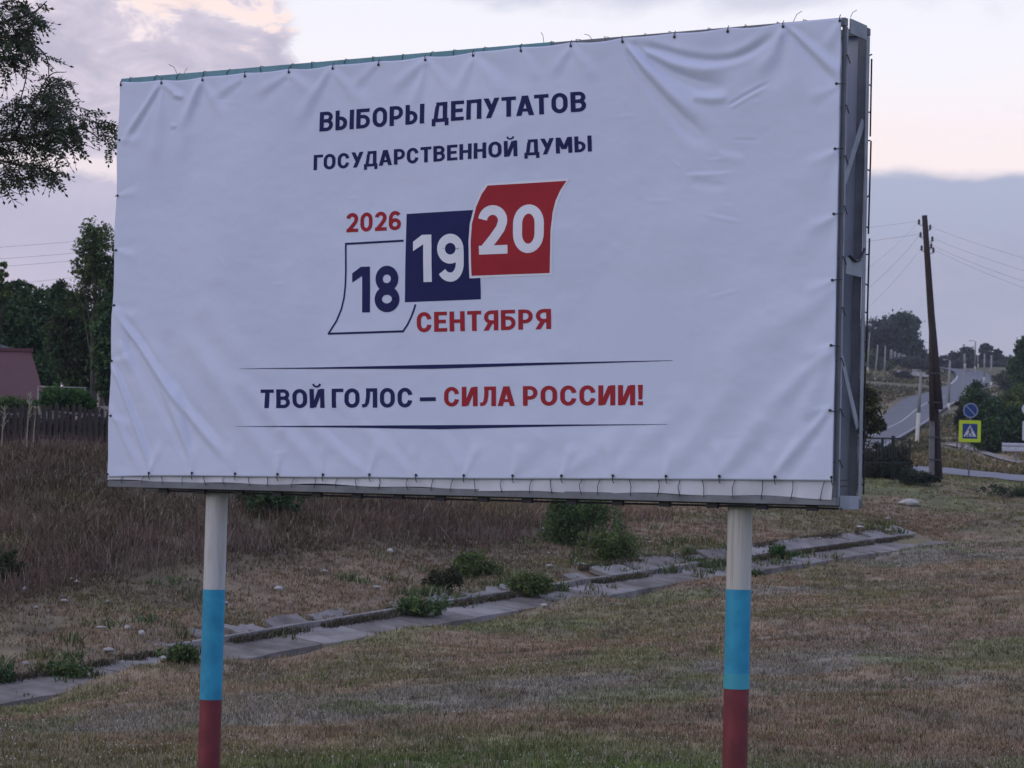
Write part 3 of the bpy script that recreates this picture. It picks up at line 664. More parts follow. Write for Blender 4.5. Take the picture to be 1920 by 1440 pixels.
m = MB(); q = at(14, 652, D+6); b = MB(); o_ = (q[0], D+6, gz(q[0], D+6)); t = thing('shed', o_, 'grey shed whose peak shows just above the red roof', 'shed')
zz = q[2]-o_[2]; b.box((-.5, -1, -.2), (.3, 1, zz-.3)); b.build('wall', wallm, t)
b = MB(); b.add([(-.7,-1.2,zz-.3),(.4,-1.2,zz-.3),(.4,1.2,zz-.3),(-.7,1.2,zz-.3),(-.2,-1.2,zz+.1),(-.2,1.2,zz+.1)], [(0,1,4),(2,3,5),(1,2,5,4),(3,0,4,5),(3,2,1,0)]); b.build('roof', mat('slate', (.07,.07,.08), None, .8), t)
# pipe, low wall and tank behind the fence
a = at(70, 725, 68); b_ = at(162, 726, 68); pm = mat('pale_pipe', (.24, .23, .2), (.25, .24, .2), .6, 5)
t = thing('gas_pipe', (a[0], 68, gz(a[0], 68)), 'thin pale overhead pipe beside the red roof', 'pipe'); m = MB()
hh_ = a[2]-t.location.z; m.tube([(0, 0, hh_), (b_[0]-a[0], 0, hh_)], .02, 8); m.build('pipe', pm, t, True)
for f_ in (.02, .5, .97):
    m = MB(); x = (b_[0]-a[0])*f_; m.tube([(x, 0, gz(a[0]+x, 68)-t.location.z-.2), (x, 0, hh_-.022)], .022, 8); m.build('support', pm, t, True)
q = at(192, 760, 69); t = thing('low_wall', (q[0], 69, gz(q[0], 69)), 'low pale wall seen between the fence and the left edge of the billboard', 'wall'); zt = q[2]-t.location.z
for i_ in range(3):
    m = MB(); m.box((-.5-.03*i_, 0, -.3+(zt+.3)*i_/3), (1.6, .25, -.3+(zt+.3)*(i_+1)/3-.02)); m.build('block_course', mat('pale_block', (.30, .28, .25), (.22, .2, .18), .9, 4) if i_ == 0 else MATS['pale_block'], t)
q = at(203, 622, 83); t = thing('water_tank', (q[0], 84, gz(q[0], 84)), 'teal tank standing among the trees at the left edge of the billboard', 'tank'); zt = q[2]-t.location.z
m = MB(); m.tube([(0, 0, zt-.4), (0, 0, zt+.4)], .42, 24); m.build('tank', mat('teal_paint', (.05, .14, .16), (.04, .11, .13), .5, 4), t, False, bevel=.03)
for sx, sy in ((-.3,-.3),(.3,-.3),(.3,.3),(-.3,.3)):
    m = MB(); m.bar((sx, sy, -.2), (sx, sy, zt-.41), .06, .06); m.build('leg', mat('dark_steel', (.06, .06, .065), None, .6) if sx < 0 and sy < 0 else MATS['dark_steel'], t)
# ------------------------------------------------------------------ power lines in the sky at the left
wirem = mat('wire', (.10, .10, .12), None, .6)
def wire(p, q, r, sag, label, group, n=14):
    p = np.array(p); q = np.array(q); t = np.linspace(0, 1, n)[:, None]; P = p*(1-t)+q*t; P[:, 2] -= (4*t*(1-t))[:, 0]*sag
    m = MB(); m.tube([tuple(v-P[0]) for v in P], r, 4); o = m.build('overhead_wire', wirem, None, False, tuple(P[0])); tag(o, label, 'wire', group)
gl = 'overhead wires in the sky at the left'
for k, (y0, y1, w_) in enumerate(((442, 434, 'topmost'), (464, 456, 'second from the top'), (478, 469, 'third from the top'), (510, 497, 'lowest'))):
    y00 = y0+(y0-y1)*4.0; wire(at(-720, y00, 64), at(330, y1-3, 92), .0042, .35, w_+' of the four thin wires crossing the sky beside the tall tree', gl, 24)
# ------------------------------------------------------------------ leaning utility pole
oldw = mat('old_pole_wood', (.055, .042, .040), (.030, .023, .023), .9, 10, .01, 30, stretch=(4, 4, .3))
D = 85; pb = at(1762, 896, D); pb = np.array([pb[0], D, gz(pb[0], D)])
up_ = thing('utility_pole', pb, 'tall dark leaning wooden utility pole with insulators at the right', 'utility pole')
def up(px, py, dy=0): p = at(px, py, D); return (p[0]-pb[0], dy, p[2]-pb[2])
m = MB(); pts = [up(1733.5, 404), up(1740, 500), up(1746, 590), up(1753.5, 680), up(1760, 768)]; m.tube(pts, [.095, .11, .125, .145, .16], 12); m.build('upper_pole', oldw, up_, True)
m = MB(); m.tube([up(1749, 655, .27), up(1756, 770, .27), up(1761, 860, .27), up(1763, 905, .27)], [.10, .13, .135, .14], 10); m.build('lower_leg', oldw, up_, True)
m = MB(); m.tube([up(1744.5, 575, -.02), up(1745, 690, -.1), up(1747, 789, -.1)], [.05, .09, .10], 10); m.build('splice_timber', oldw, up_, True)
m = MB(); m.bar(up(1748, 790, .05), up(1747, 905, .05), .16, .2); m.build('concrete_stub', mat('stub_concrete', (.20, .2, .2), (.14, .14, .145), .9, 4), up_)
for yy, xx in ((700, 1750), (755, 1754), (820, 1752), (862, 1753)):
    m = MB(); p = up(xx, yy, .08); m.add([(p[0]+math.cos(a)*.26, p[1]+math.sin(a)*.30, p[2]+zz) for zz in (-.025, .025) for a in np.linspace(0, 2*math.pi, 13)[:-1]],
        [(i, (i+1) % 12, 12+(i+1) % 12, 12+i) for i in range(12)]); m.build('binding_wire', MATS['dark_steel'], up_)
porc = mat('porcelain', (.07, .07, .075), None, .3)
ins = []
for (px, py, sx) in ((1723, 417, -1), (1726, 441, -1), (1728, 466, -1), (1744, 427, 1), (1748, 449, 1), (1746, 462, 1), (1750, 470, 1)):
    x0 = up(1733.5+(py-404)*.066, py+6); e = up(px, py+5); m = MB(); m.tube([x0, e, (e[0], 0, e[2]+.06)], .012, 6); hk = m.build('hook', MATS['dark_steel'], up_, True)
    m = MB(); z = e[2]; m.tube([(e[0], 0, z+.03), (e[0], 0, z+.06), (e[0], 0, z+.09), (e[0], 0, z+.13), (e[0], 0, z+.18), (e[0], 0, z+.21)], [.05, .055, .03, .05, .035, .012], 10); m.build('insulator', porc, hk, True); ins.append((px, py, e))
gr_ = 'wires carried by the leaning utility pole'
def wp(e): return (pb[0]+e[0], D, pb[2]+e[2]+.14)
for (k, q, w_) in ((0, at(1530, 560, 55), 'steep thin wire from the highest left insulator of the leaning pole'), (1, at(1530, 610, 55), 'steep wire from the middle left insulator of the leaning pole'), (2, at(1530, 655, 55), 'steep wire from the lowest left insulator of the leaning pole'),
                   (0, at(1300, 440, 130), 'nearly level upper wire running left from the leaning pole'), (1, at(1300, 470, 130), 'nearly level lower wire running left from the leaning pole'),
                   (3, at(2300, 560, 50), 'highest wire running to the right picture edge from the leaning pole'), (4, at(2300, 590, 50), 'second wire down running right from the leaning pole'),
                   (5, at(2300, 625, 50), 'third wire down running right from the leaning pole'), (6, at(2300, 650, 50), 'lowest wire running right from the leaning pole')):
    wire(wp(ins[k][2]), q, .0045 if k in (1,) else .0032, .25, w_, gr_, 20)
# ------------------------------------------------------------------ traffic signs on their post
galv = mat('galvanised', (.22, .225, .235), (.17, .175, .185), .5, 6, metal=.2)
yel = mat('fluorescent_yellow', (.52, .66, .03), (.46, .60, .03), .5, 3); blu = mat('sign_blue', (.018, .055, .20), (.015, .048, .175), .5, 3)
wht = mat('sign_white', (.55, .57, .62), (.48, .5, .55), .5, 3); blk = mat('sign_black', (.012, .012, .014), None, .6); rim = mat('sign_rim', (.22, .26, .37), (.2, .23, .32), .5, 3)
D = 91; sb = at(1785, 900, D); sb = np.array([sb[0], D, gz(sb[0], D)]); sg = thing('traffic_sign', sb, 'yellow framed pedestrian crossing sign below a round blue sign on one post', 'traffic sign')
sx = D/F
def sp_(px, py): p = at(px, py, D); return p[0]-sb[0], p[2]-sb[2]
xt, zt = sp_(1820, 752); xb, zb = 0, -.2
xpb = sp_(1816.5, 900)[0]; m = MB(); m.tube([(xpb, .04, -.3), (sp_(1820, 757)[0], .04, sp_(1820, 757)[1])], .028, 10); m.build('post', galv, sg, True)
cx, cz = sp_(1820, 769.5); m = MB(); R0 = 14.2*sx
def disc(cx, cz, r, y0, y1, n=40): b = MB(); b.tube([(cx, y0, cz), (cx, y1, cz)], r, n); return b
d = disc(cx, cz, R0, -.01, .008).build('round_sign', rim, sg); tag(d, label='round blue no parking plate with a pale rim and one diagonal stroke')
disc(cx, cz, R0*.82, -.014, -.0105).build('blue_face', blu, d)
m = MB(); a = R0*.80*.707; m.add([(cx-a-.015, -.017, cz+a-.015), (cx-a+.015, -.017, cz+a+.015), (cx+a+.015, -.017, cz-a+.015), (cx+a-.015, -.017, cz-a-.015)], [(0,3,2,1)]); m.build('diagonal_stroke', rim, d)
def rrect(cx, cz, w, h, r, y0, y1, skew=0):
    P = []
    for qx, qz, a0 in ((1,1,0),(-1,1,90),(-1,-1,180),(1,-1,270)):
        for a in np.linspace(a0, a0+90, 5): P.append((cx+qx*(w/2-r)+r*math.cos(math.radians(a)), cz+qz*(h/2-r)+r*math.sin(math.radians(a))))
    P = [(x, z-(x-cx)*skew) for x, z in P]; n = len(P); b = MB(); b.add([(x, y0, z) for x, z in P]+[(x, y1, z) for x, z in P], [tuple(range(n)), tuple(reversed(range(n, 2*n)))]+[((i+1) % n, i, i+n, (i+1) % n+n) for i in range(n)]); return b
cx, cz = sp_(1818.5, 808.5); w = 41.0*sx; pl_ = rrect(cx, cz, w, w, .05, -.012, .01).build('crossing_sign', yel, sg)
w2 = 28.0*sx; pan = rrect(cx, cz, w2, w2, .01, -.016, -.0125).build('blue_panel', blu, pl_)
def flat(pts, y, m_, name, par): b = MB(); b.add([(cx+x*w2/2, y, cz+z*w2/2) for x, z in pts], [tuple(range(len(pts)))]); return b.build(name, m_, par)
S_ = 1
flat([(-.88, -.72), (.88, -.72), (0, .86)], -.0185, wht, 'white_triangle', pl_)
b = MB()
def pfig(pts, y=-.0205): b.add([(cx+x*w2/2, y, cz+z*w2/2) for x, z in pts], [tuple(range(len(pts)))])
pfig([(.02+.09*math.cos(a), .50+.09*math.sin(a)) for a in np.linspace(0, 6.283, 11)[:-1]])
pfig([(-.10, .36), (.10, .38), (.12, -.08), (-.10, -.08)]); pfig([(-.10, -.08), (.05, -.10), (-.28, -.66), (-.42, -.64)], -.0208); pfig([(-.02, -.08), (.12, -.08), (.36, -.60), (.24, -.66)], -.0211)
pfig([(.08, .36), (.12, .26), (.34, .0), (.27, -.04)], -.0214); pfig([(-.08, .36), (-.10, .24), (-.26, .05), (-.32, .11)], -.0217); b.build('walking_figure', blk, pl_)
b = MB()
for k in range(3): x0 = -.62+.40*k; pfig([(x0, -.72), (x0+.13, -.72), (x0+.13+.05, -.50), (x0+.07, -.50)], -.0195)
b.build('crossing_stripe', blu, pl_)
# sliver of another sign at the right edge of the picture
D2 = 118; q = at(1934, 868, D2); t = thing('road_sign', (q[0], D2, gz(q[0], D2)), 'white rectangular sign with a small round sign above, cut off by the right picture edge', 'road sign')
def s2(px, py): p = at(px, py, D2); return p[0]-t.location.x, p[2]-t.location.z
m = MB(); x, z = s2(1934, 760); m.tube([(x, .05, -.2), (x, .05, z)], .035, 8); m.build('post', galv, t, True)
x, z = s2(1934, 808); rrect(x, z, 34*D2/F, 36*D2/F, .02, -.01, .01).build('sign_plate', wht, t)
x, z = s2(1927, 767); disc(x, z, 11*D2/F, -.01, .01, 28).build('round_sign', wht, t)
# guard rail
D3 = 124; q = at(1878, 862, D3); t = thing('guard_rail', (q[0], D3, gz(at(1906, 860, D3)[0], D3)), 'white steel guard rail at the right picture edge', 'guard rail'); k = D3/F
zt = at(1906, 831, D3)[2]-t.location.z; wpaint = mat('white_paint', (.55, .56, .60), (.42, .43, .46), .5, 3)
for i_ in range(4):
    m = MB(); x0 = i_*1.9; prof = [(0, 0), (-.05, -.03), (-.05, -.13), (0, -.17), (0, -.22), (-.05, -.26), (-.05, -.40), (0, -.43)]
    x1 = x0+1.88; vs = [(x0, y, zt+z) for y, z in prof]+[(x1, y, zt+z) for y, z in prof]+[(x0, y+.006, zt+z) for y, z in prof]+[(x1, y+.006, zt+z) for y, z in prof]; n = 8
    m.add(vs, [(i, i+1, n+i+1, n+i) for i in range(7)]+[(2*n+i+1, 2*n+i, 3*n+i, 3*n+i+1) for i in range(7)]); m.build('rail_beam', wpaint, t)
    m = MB(); m.bar((x0+.75, .06, -.3), (x0+.75, .06, zt-.03), .09, .10); m.build('post', galv, t)
# ------------------------------------------------------------------ green metal fence with bushes
D = 82; q = at(1606, 905, D); gf = thing('metal_fence', (q[0], D, gz(at(1660, 900, D)[0], D)), 'dark green metal tube fence section beside the right end of the billboard', 'fence'); gm_ = mat('green_steel', (.020, .040, .038), (.03, .035, .03), .5, 6)
def fp(px, py): p = at(px, py, D); return p[0]-gf.location.x, p[2]-gf.location.z
m = MB(); a = fp(1600, 821); b_ = fp(1700, 822.5); m.tube([(a[0], 0, a[1]), (b_[0], 0, b_[1])], .028, 8); m.build('top_rail', gm_, gf, True)
m = MB(); a2 = fp(1600, 868); b2 = fp(1706, 868); m.tube([(a2[0], 0, a2[1]), (b2[0], 0, b2[1])], .018, 8); m.build('lower_rail', gm_, gf, True)
for px, r, tp in ((1612, .04, 822), (1655, .045, 822), (1675, .06, 817), (1706, .035, 823)):
    x, z = fp(px, tp); m = MB(); m.tube([(x, .03, -.3), (x, .03, z-.03), (x, .03, z)], [r, r, r*1.15], 10); m.build('post', gm_, gf, True)
for k in range(14):
    x = a[0]+(b_[0]-a[0])*(k+.5)/14; m = MB(); m.tube([(x, 0, a2[1]-.45), (x, 0, a[1]-.03)], .008, 5); m.build('bar', gm_, gf, True)
GB = [(0.036, 0.0504, 0.0306), (0.0456, 0.058, 0.0326), (0.0576, 0.0504, 0.0347)]
pxtree('hedge_bush', 83.5, 1640, [(1640, 866, 26, 34), (1670, 868, 24, 32), (1694, 868, 14, 34), (1655, 888, 45, 18)], 13000, .045, GB, 'dark hedge bush growing through the green metal fence', 'bush', trunk=False, csz=.3)
pxtree('hedge_bush', 81, 1715, [(1712, 893, 34, 12), (1740, 898, 24, 7)], 4000, .035, [(.035, .055, .035), (.03, .045, .03)], 'low dark green weeds at the foot of the leaning utility pole', 'bush', trunk=False, csz=.3)
pxtree('autumn_shrub', 78, 1612, [(1632, 745, 16, 18), (1636, 775, 20, 16), (1640, 798, 22, 12), (1615, 780, 20, 50), (1610, 730, 18, 20)], 2300, .075, [(.085, .095, .03), (.06, .08, .03), (.12, .09, .03), (.035, .05, .028)], 'yellowing leafy shrub peeking out beside the right end of the billboard', 'shrub', tr=.05, csz=.35, clump=12)
# ------------------------------------------------------------------ bushes, trees and poles on the hill at the right
pxtree('roadside_bush', 140, 1850, [(1848, 790, 40, 45), (1830, 750, 24, 32), (1880, 805, 40, 38), (1910, 800, 30, 48), (1866, 820, 50, 26)], 26000, .10, G1+GD+[(.045, .06, .05)], 'large dark green thicket behind the pedestrian crossing sign', 'bush', trunk=False)
pxtree('roadside_bush', 150, 1795, [(1802, 765, 10, 25), (1800, 790, 9, 20)], 1500, .09, [(.055, .05, .04), (.04, .05, .035)], 'thin brownish bush left of the round blue sign', 'bush', tr=.04)
pxtree('roadside_tree', 230, 1925, [(1918, 660, 16, 26), (1922, 700, 28, 34), (1905, 690, 14, 20), (1925, 640, 12, 18)], 9000, .16, G1, 'green tree cut by the right picture edge above the thicket', tr=.2)
hill = [(1655, 625, 34, 32), (1690, 622, 28, 34), (1712, 610, 13, 16), (1640, 650, 22, 32), (1665, 650, 40, 26), (1708, 650, 24, 20), (1728, 665, 12, 12), (1680, 600, 14, 12), (1606, 640, 30, 40)]
pxtree('hill_tree', 470, 1648, hill[0:1]+hill[3:5]+hill[8:9], 12000, .30, GF, 'dark broad tree on the hill right beside the frame of the billboard', group='trees on the hill', tr=.4, csz=.33, hollow=0, clump=40)
pxtree('hill_tree', 474, 1690, [hill[1], hill[7], (1690, 655, 30, 20)], 12000, .30, GF+G1, 'tallest rounded tree on the hill, left of the utility pole', group='trees on the hill', tr=.4, csz=.33, hollow=0, clump=40)
pxtree('hill_tree', 478, 1715, [hill[2], hill[5], hill[6]], 7000, .28, GF, 'smaller tree with a ragged right side beside the utility pole on the hill', group='trees on the hill', tr=.3, csz=.25, hollow=.0)
pxtree('hill_tree', 500, 1744, [(1744, 672, 18, 8), (1770, 674, 12, 7), (1758, 676, 16, 6)], 2200, .4, GF, 'low tree line seen behind the leaning pole at the crest of the road', group='trees on the hill', tr=.2)
for px, D_, bx, lb in ((1790, 515, [(1788, 671, 18, 9), (1806, 672, 16, 12)], 'low dark bushes left of the thin lamp posts on the crest'),
                   (1815, 520, [(1812, 663, 12, 12), (1820, 672, 14, 9)], 'small bushy tree between the lamp posts on the crest'),
                   (1843, 512, [(1843, 652, 7, 12), (1850, 660, 12, 14), (1846, 674, 16, 8)], 'tallest little tree among the lamp posts on the crest'),
                   (1868, 516, [(1870, 664, 8, 9), (1872, 674, 14, 8)], 'rounded tree right of the lamp posts on the crest'),
                   (1895, 522, [(1896, 676, 14, 5)], 'low brush at the far right end of the crest')):
    pxtree('crest_tree', D_, px, bx, 2600, .36, GF+[(.07, .07, .06)], lb, group='trees on the crest of the road', tr=.15, csz=.3, hollow=.0)
pxtree('crest_brush', 508, 1830, [(1785, 684, 22, 6), (1815, 683, 22, 6), (1850, 683, 24, 6), (1885, 684, 24, 6), (1912, 684, 20, 8), (1750, 683, 20, 6)], 9000, .26, GF+[(.08, .075, .06)], 'continuous low brush along the foot of the crest trees', 'bush', trunk=False, csz=.4)
polem = mat('pole_concrete', (.30, .30, .29), (.24, .24, .235), .8, 2); whb = mat('whitewash', (.60, .58, .52), (.5, .48, .42), .8, 2)
def lamp(px, py, tx, ty, D_, label, r=.13, white=.25, arm=None, name='lamp_post', cat='lamp post', gp='pale posts along the road'):
    b0 = at(px, py, D_); g = gz(b0[0], D_); t0 = at(tx, ty, D_); t = thing(name, (b0[0], D_, b0[2]), label, cat, gp); h = t0[2]-b0[2]; dx = t0[0]-b0[0]
    m = MB(); m.tube([(dx*white, 0, h*white), (dx, 0, h)], [r, r*.7], 8); m.build('shaft', polem, t, True)
    m = MB(); m.tube([(0, 0, min(-.4, g-b0[2]-.4)), (0, 0, 0), (dx*white, 0, h*white)], [r*1.1, r*1.1, r], 8); m.build('whitewashed_foot', whb, t, True)
    if arm:
        m = MB(); m.tube([(dx, 0, h-.05), (dx+arm*.5, 0, h+.12), (dx+arm, 0, h+.1)], .05, 6); ar = m.build('arm', polem, t, True)
        m = MB(); m.box((dx+arm*1.0-(.35 if arm < 0 else 0), -.12, h+.04), (dx+arm*1.0+(.35 if arm > 0 else 0), .12, h+.16)); m.build('lamp_head', mat('lamp_head', (.35, .35, .36), None, .5) if 'lamp_head' not in MATS else MATS['lamp_head'], ar)
lamp(1719, 830, 1727, 697, 172, 'white footed concrete lamp post left of the leaning utility pole', .13, .42, -.25)
lamp(1778, 782, 1781, 676, 300, 'white footed lamp post standing in front of the bend of the road', .17, .25, -.5)
lamp(1803, 857, 1808, 697, 150, 'grey lamp post directly behind the round blue sign', .10, .08, .3)
lamp(1858, 728, 1859, 666, 400, 'right hand lamp post of the pair beyond the road bend', .17, .2)
lamp(1845, 712, 1846, 663, 430, 'left hand lamp post of the pair beyond the road bend', .17, .1)
lamp(1828, 692, 1829, 640, 480, 'slim post on the crest of the road among the small trees', .16, .1, -.9)
lamp(1809, 684, 1808, 664, 500, 'short thick post at the top of the crest', .25, .1)
lamp(1834, 684, 1833, 668, 505, 'short thin post on the crest between two lamp posts', .15, .1)
lamp(1905, 684, 1907, 632, 470, 'thin dark post right on the crest near the picture edge', .13, .05)
lamp(1899, 682, 1899, 668, 490, 'stub post on the crest beside the thin dark post', .2, .1)
lamp(1627, 692, 1630.5, 624, 430, 'pale post closest to the billboard frame on the hill', .14, .05)
lamp(1640.5, 713, 1646, 646, 400, 'middle of the three tall pale posts on the hill by the billboard', .14, .05)
lamp(1658, 714, 1660, 648, 400, 'right of the three tall pale posts on the hill by the billboard', .14, .05)
gp2 = 'short concrete posts in front of the hill trees'
for k, (px, py, ty, r_) in enumerate(((1671, 664, 655, .22), (1678, 667, 659, .22), (1685.5, 670, 662, .25), (1694, 673, 665, .42), (1702, 677, 669, .25))):
    p = at(px, py, 460); q = at(px, ty, 460); m = MB(); m.box((-r_, -.2, -.8), (r_, .2, q[2]-p[2])); w_ = ['highest and leftmost', 'second from the left', 'middle', 'widest', 'lowest and rightmost'][k]
    tag(m.build('fence_post', polem, None, False, p), w_+' of the short posts descending the hill', 'post', gp2)
pxtree('slope_bush', 330, 1892, [(1886, 712, 22, 9), (1905, 722, 26, 12)], 4000, .22, G4+GF, 'low olive brush on the slope right of the road bend', 'bush', trunk=False, csz=.4)
pxtree('slope_bush', 420, 1690, [(1692, 706, 16, 7), (1684, 709, 10, 5)], 2500, .22, [(.035, .040, .034)], 'small dark bush on the hill below the pale path', 'bush', trunk=False, csz=.35)
pxtree('slope_bush', 455, 1715, [(1712, 682, 26, 9), (1690, 680, 20, 7), (1735, 684, 20, 7)], 5000, .25, GF+G4, 'band of low brush between the pale path and the hill trees', 'bush', trunk=False, csz=.4)
pxtree('slope_bush', 440, 1640, [(1636, 690, 26, 22), (1655, 695, 14, 16)], 6000, .25, G2+GF, 'green brush behind the three tall pale posts on the hill', 'bush', trunk=False, csz=.4)
pxtree('roadside_bush', 165, 1900, [(1895, 758, 24, 20), (1915, 745, 20, 22), (1872, 765, 14, 16)], 9000, .10, G2+GW, 'lighter green bushes on the slope behind the dark thicket', 'bush', trunk=False, csz=.4)
# thin barrier at the bend and rocks by the thicket
a = at(1846, 728, 398); b_ = at(1905, 726, 398); t = thing('barrier', (a[0], 398, gz(a[0], 398)), 'long low pale barrier right of the road bend', 'barrier'); m = MB()
m.bar((0, 0, .5), (b_[0]-a[0], 0, b_[2]-t.location.z), .12, .25); m.build('rail', polem, t)
for f_ in (.02, .5, .98):
    x = (b_[0]-a[0])*f_; m = MB(); m.bar((x, 0, -.5), (x, 0, .4), .2, .2); m.build('post', polem, t)
for px, py, w_, h_, lb in ((1873, 772, 14, 26, 'tall pale rubble pile in the gap of the thicket'), (1900, 752, 9, 14, 'small pale rock on the slope above the thicket'), (1886, 741, 14, 6, 'flat pale concrete piece above the thicket'), (1884, 778, 5, 10, 'narrow pale rock at the top of the thicket')):
    D_ = 200; p = at(px, py+h_/2, D_); p[2] = p[2]; k = D_/F; m = MB(); g = gz(p[0], D_); m.blob((0, 0, h_*k*.5), (w_*k/2, w_*k/2, h_*k*.5), int(px), .2, 2)
    tag(m.build('rock', whm, None, False, p), lb, 'rock', 'pale rocks by the thicket')
# ------------------------------------------------------------------ BILLBOARD
BW, BH, BD = 6.1, 3.1546, .4146; yaw = -.545; O = np.array([-3.1003, 19.0177, .0033])
e_ = np.array([math.cos(yaw), math.sin(yaw), 0]); nb = np.array([-math.sin(yaw), math.cos(yaw), 0]); upv = np.array([0, 0, 1.])
GL = 2.46
B = thing('billboard', O+e_*BW/2+nb*BD/2-upv*GL, 'big white election banner billboard on two white, blue and red posts', 'billboard', rz=yaw)
def bl(u, w, v): return (u-BW/2, w-BD/2, v+GL)          # board coordinates -> local
def buv(px, py):                                       # where a line of sight meets the board face
    r = ray(px, py); tt = (O@nb)/(r@nb); P = r*tt-O; return float(P@e_), float(P[2])
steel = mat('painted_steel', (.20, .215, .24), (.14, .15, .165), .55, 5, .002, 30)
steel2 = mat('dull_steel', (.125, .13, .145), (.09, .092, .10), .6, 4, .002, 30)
turq = mat('turquoise_paint', (.16, .33, .38), (.11, .24, .29), .55, 4, .002, 30)
ban = mat('banner_vinyl', (.635, .69, .87), (.60, .655, .835), .55, 1.2, .0012, 7, 6, spec=.35)
steelp = mat('pale_painted_steel', (.32, .34, .37), (.22, .235, .26), .55, 5)
banback = mat('banner_back', (.50, .52, .58), (.38, .40, .45), .7, 1.5)
navy = mat('ink_navy', (.026, .030, .112), (.022, .026, .10), .7, 4, spec=.08); redi = mat('ink_red', (.37, .034, .046), (.33, .030, .041), .7, 4, spec=.08)
inkw = mat('ink_white', (.76, .78, .88), (.73, .75, .85), .55, 4)
# banner relief -------------------------------------------------
ties_top = [232, 309, 386, 465, 547, 629, 714.6, 803, 892.5, 981.7, 1075, 1171.7, 1268.8, 1368.8, 1473, 1579]
tyt = [158, 154.5, 149, 141.5, 134, 127, 120, 111, 103, 94, 85, 77, 68, 58, 49, 38]
TT = [buv(x, y+3) for x, y in zip(ties_top, tyt)]
TBp = [(207, 889), (285, 887), (366, 887), (446, 888), (526, 889), (611, 890), (698, 890), (785, 891), (874.6, 891.5), (966, 892), (1058, 892), (1154.6, 892), (1253.8, 893), (1353.8, 893), (1458, 894), (1563, 895)]
TB = [buv(*p) for p in TBp]
TLp = [(228, 264), (224, 368), (221, 470), (217, 573), (213, 677), (211, 780)]; TRp = [(1576, 158), (1573, 280), (1571, 402), (1569, 526), (1567, 648), (1564, 770)]
TLs = [buv(*p) for p in TLp]; TRs = [buv(*p) for p in TRp]
folds = []
def fold(p, q, w0, w1, amp, bend=0, sharp=1.0): folds.append((buv(*p), buv(*q), w0, w1, amp, bend, sharp))
# top edge
fold((306, 158), (240, 262), .02, .035, .020); fold((308, 160), (292, 320), .02, .08, .008, .03); fold((384, 152), (344, 246), .025, .05, .016); fold((384, 152), (330, 330), .03, .10, .008)
fold((384, 152), (425, 215), .02, .05, .009); fold((310, 158), (350, 190), .02, .03, .012); fold((350, 186), (330, 182), .02, .02, .012); fold((338, 242), (326, 240), .015, .02, .012)
fold((462, 146), (400, 186), .02, .05, .008); fold((545, 138), (490, 172), .02, .05, .008); fold((545, 138), (600, 180), .02, .06, .007); fold((627, 132), (560, 230), .02, .07, .010)
fold((627, 132), (690, 200), .02, .06, .009); fold((627, 132), (650, 240), .02, .05, .006); fold((712, 124), (665, 170), .02, .05, .006); fold((803, 116), (735, 175), .02, .07, .010); fold((803, 116), (780, 210), .02, .05, .010)
fold((803, 116), (850, 170), .02, .05, .007); fold((892, 108), (850, 190), .02, .07, .009); fold((892, 108), (950, 180), .02, .07, .011); fold((892, 108), (915, 190), .02, .04, .006)
fold((982, 99), (1010, 150), .02, .05, .007); fold((1075, 90), (1035, 140), .02, .05, .007); fold((1075, 90), (1120, 150), .02, .06, .008)
CF = []
def pfold(P, w0, w1, amp): CF.append((poly([buv(*q) for q in P], 6), w0, w1, amp))
pfold([(1173, 82), (1205, 135), (1245, 185), (1290, 235), (1345, 275)], .02, .06, -.026)
pfold([(1176, 82), (1215, 130), (1262, 180), (1320, 225)], .025, .07, .024)
pfold([(1178, 80), (1215, 108), (1262, 140), (1320, 160), (1390, 158)], .018, .045, -.020)
pfold([(1200, 88), (1250, 100), (1300, 113), (1350, 116), (1400, 104), (1440, 80), (1468, 58)], .022, .028, -.018)
pfold([(1205, 98), (1260, 122), (1320, 132), (1380, 128)], .03, .04, .014)
pfold([(1470, 58), (1455, 100), (1420, 140)], .02, .06, .010); pfold([(1300, 182), (1340, 184), (1375, 180)], .03, .03, .012)
fold((1372, 196), (1445, 157), .010, .012, -.012); fold((1376, 200), (1440, 166), .014, .014, .010)
fold((1380, 260), (1425, 263), .008, .010, -.006); fold((1330, 298), (1365, 296), .008, .010, .006); fold((1268, 302), (1280, 314), .008, .01, .006); fold((1290, 328), (1376, 322), .012, .012, .007); fold((1300, 340), (1365, 346), .03, .03, -.006); fold((1350, 288), (1400, 300), .03, .03, .006)
fold((1476, 56), (1566, 154), .012, .038, -.024); fold((1486, 58), (1572, 144), .02, .05, .012)
fold((1472, 52), (1500, 180), .02, .10, .007); fold((1472, 52), (1420, 150), .03, .10, .008); fold((1578, 44), (1545, 95), .02, .05, .008)
fold((1573, 280), (1500, 360), .02, .12, .008); fold((1571, 402), (1480, 480), .02, .12, .007)
# lower left, long diagonal tension folds
pfold([(222, 578), (262, 640), (300, 700), (345, 760), (400, 825), (452, 892)], .022, .04, .020); fold((222, 578), (250, 690), .03, .06, .010)
pfold([(214, 682), (240, 745), (265, 810), (292, 896)], .018, .026, .020); pfold([(235, 625), (275, 700), (330, 800), (375, 892)], .04, .03, -.012); fold((214, 760), (262, 868), .02, .03, .016); fold((230, 640), (300, 800), .05, .07, .012)
fold((290, 640), (372, 885), .08, .03, .016, -.03); fold((350, 620), (530, 885), .10, .06, .014); fold((330, 720), (366, 884), .05, .02, .010); fold((440, 700), (610, 886), .08, .05, .012)
fold((380, 560), (480, 700), .10, .10, .007); fold((560, 780), (698, 888), .08, .03, .010); fold((620, 740), (785, 889), .10, .03, .007); fold((526, 800), (526, 886), .05, .02, .006)
fold((820, 800), (874, 890), .08, .03, .006); fold((1020, 810), (966, 890), .08, .03, .006)
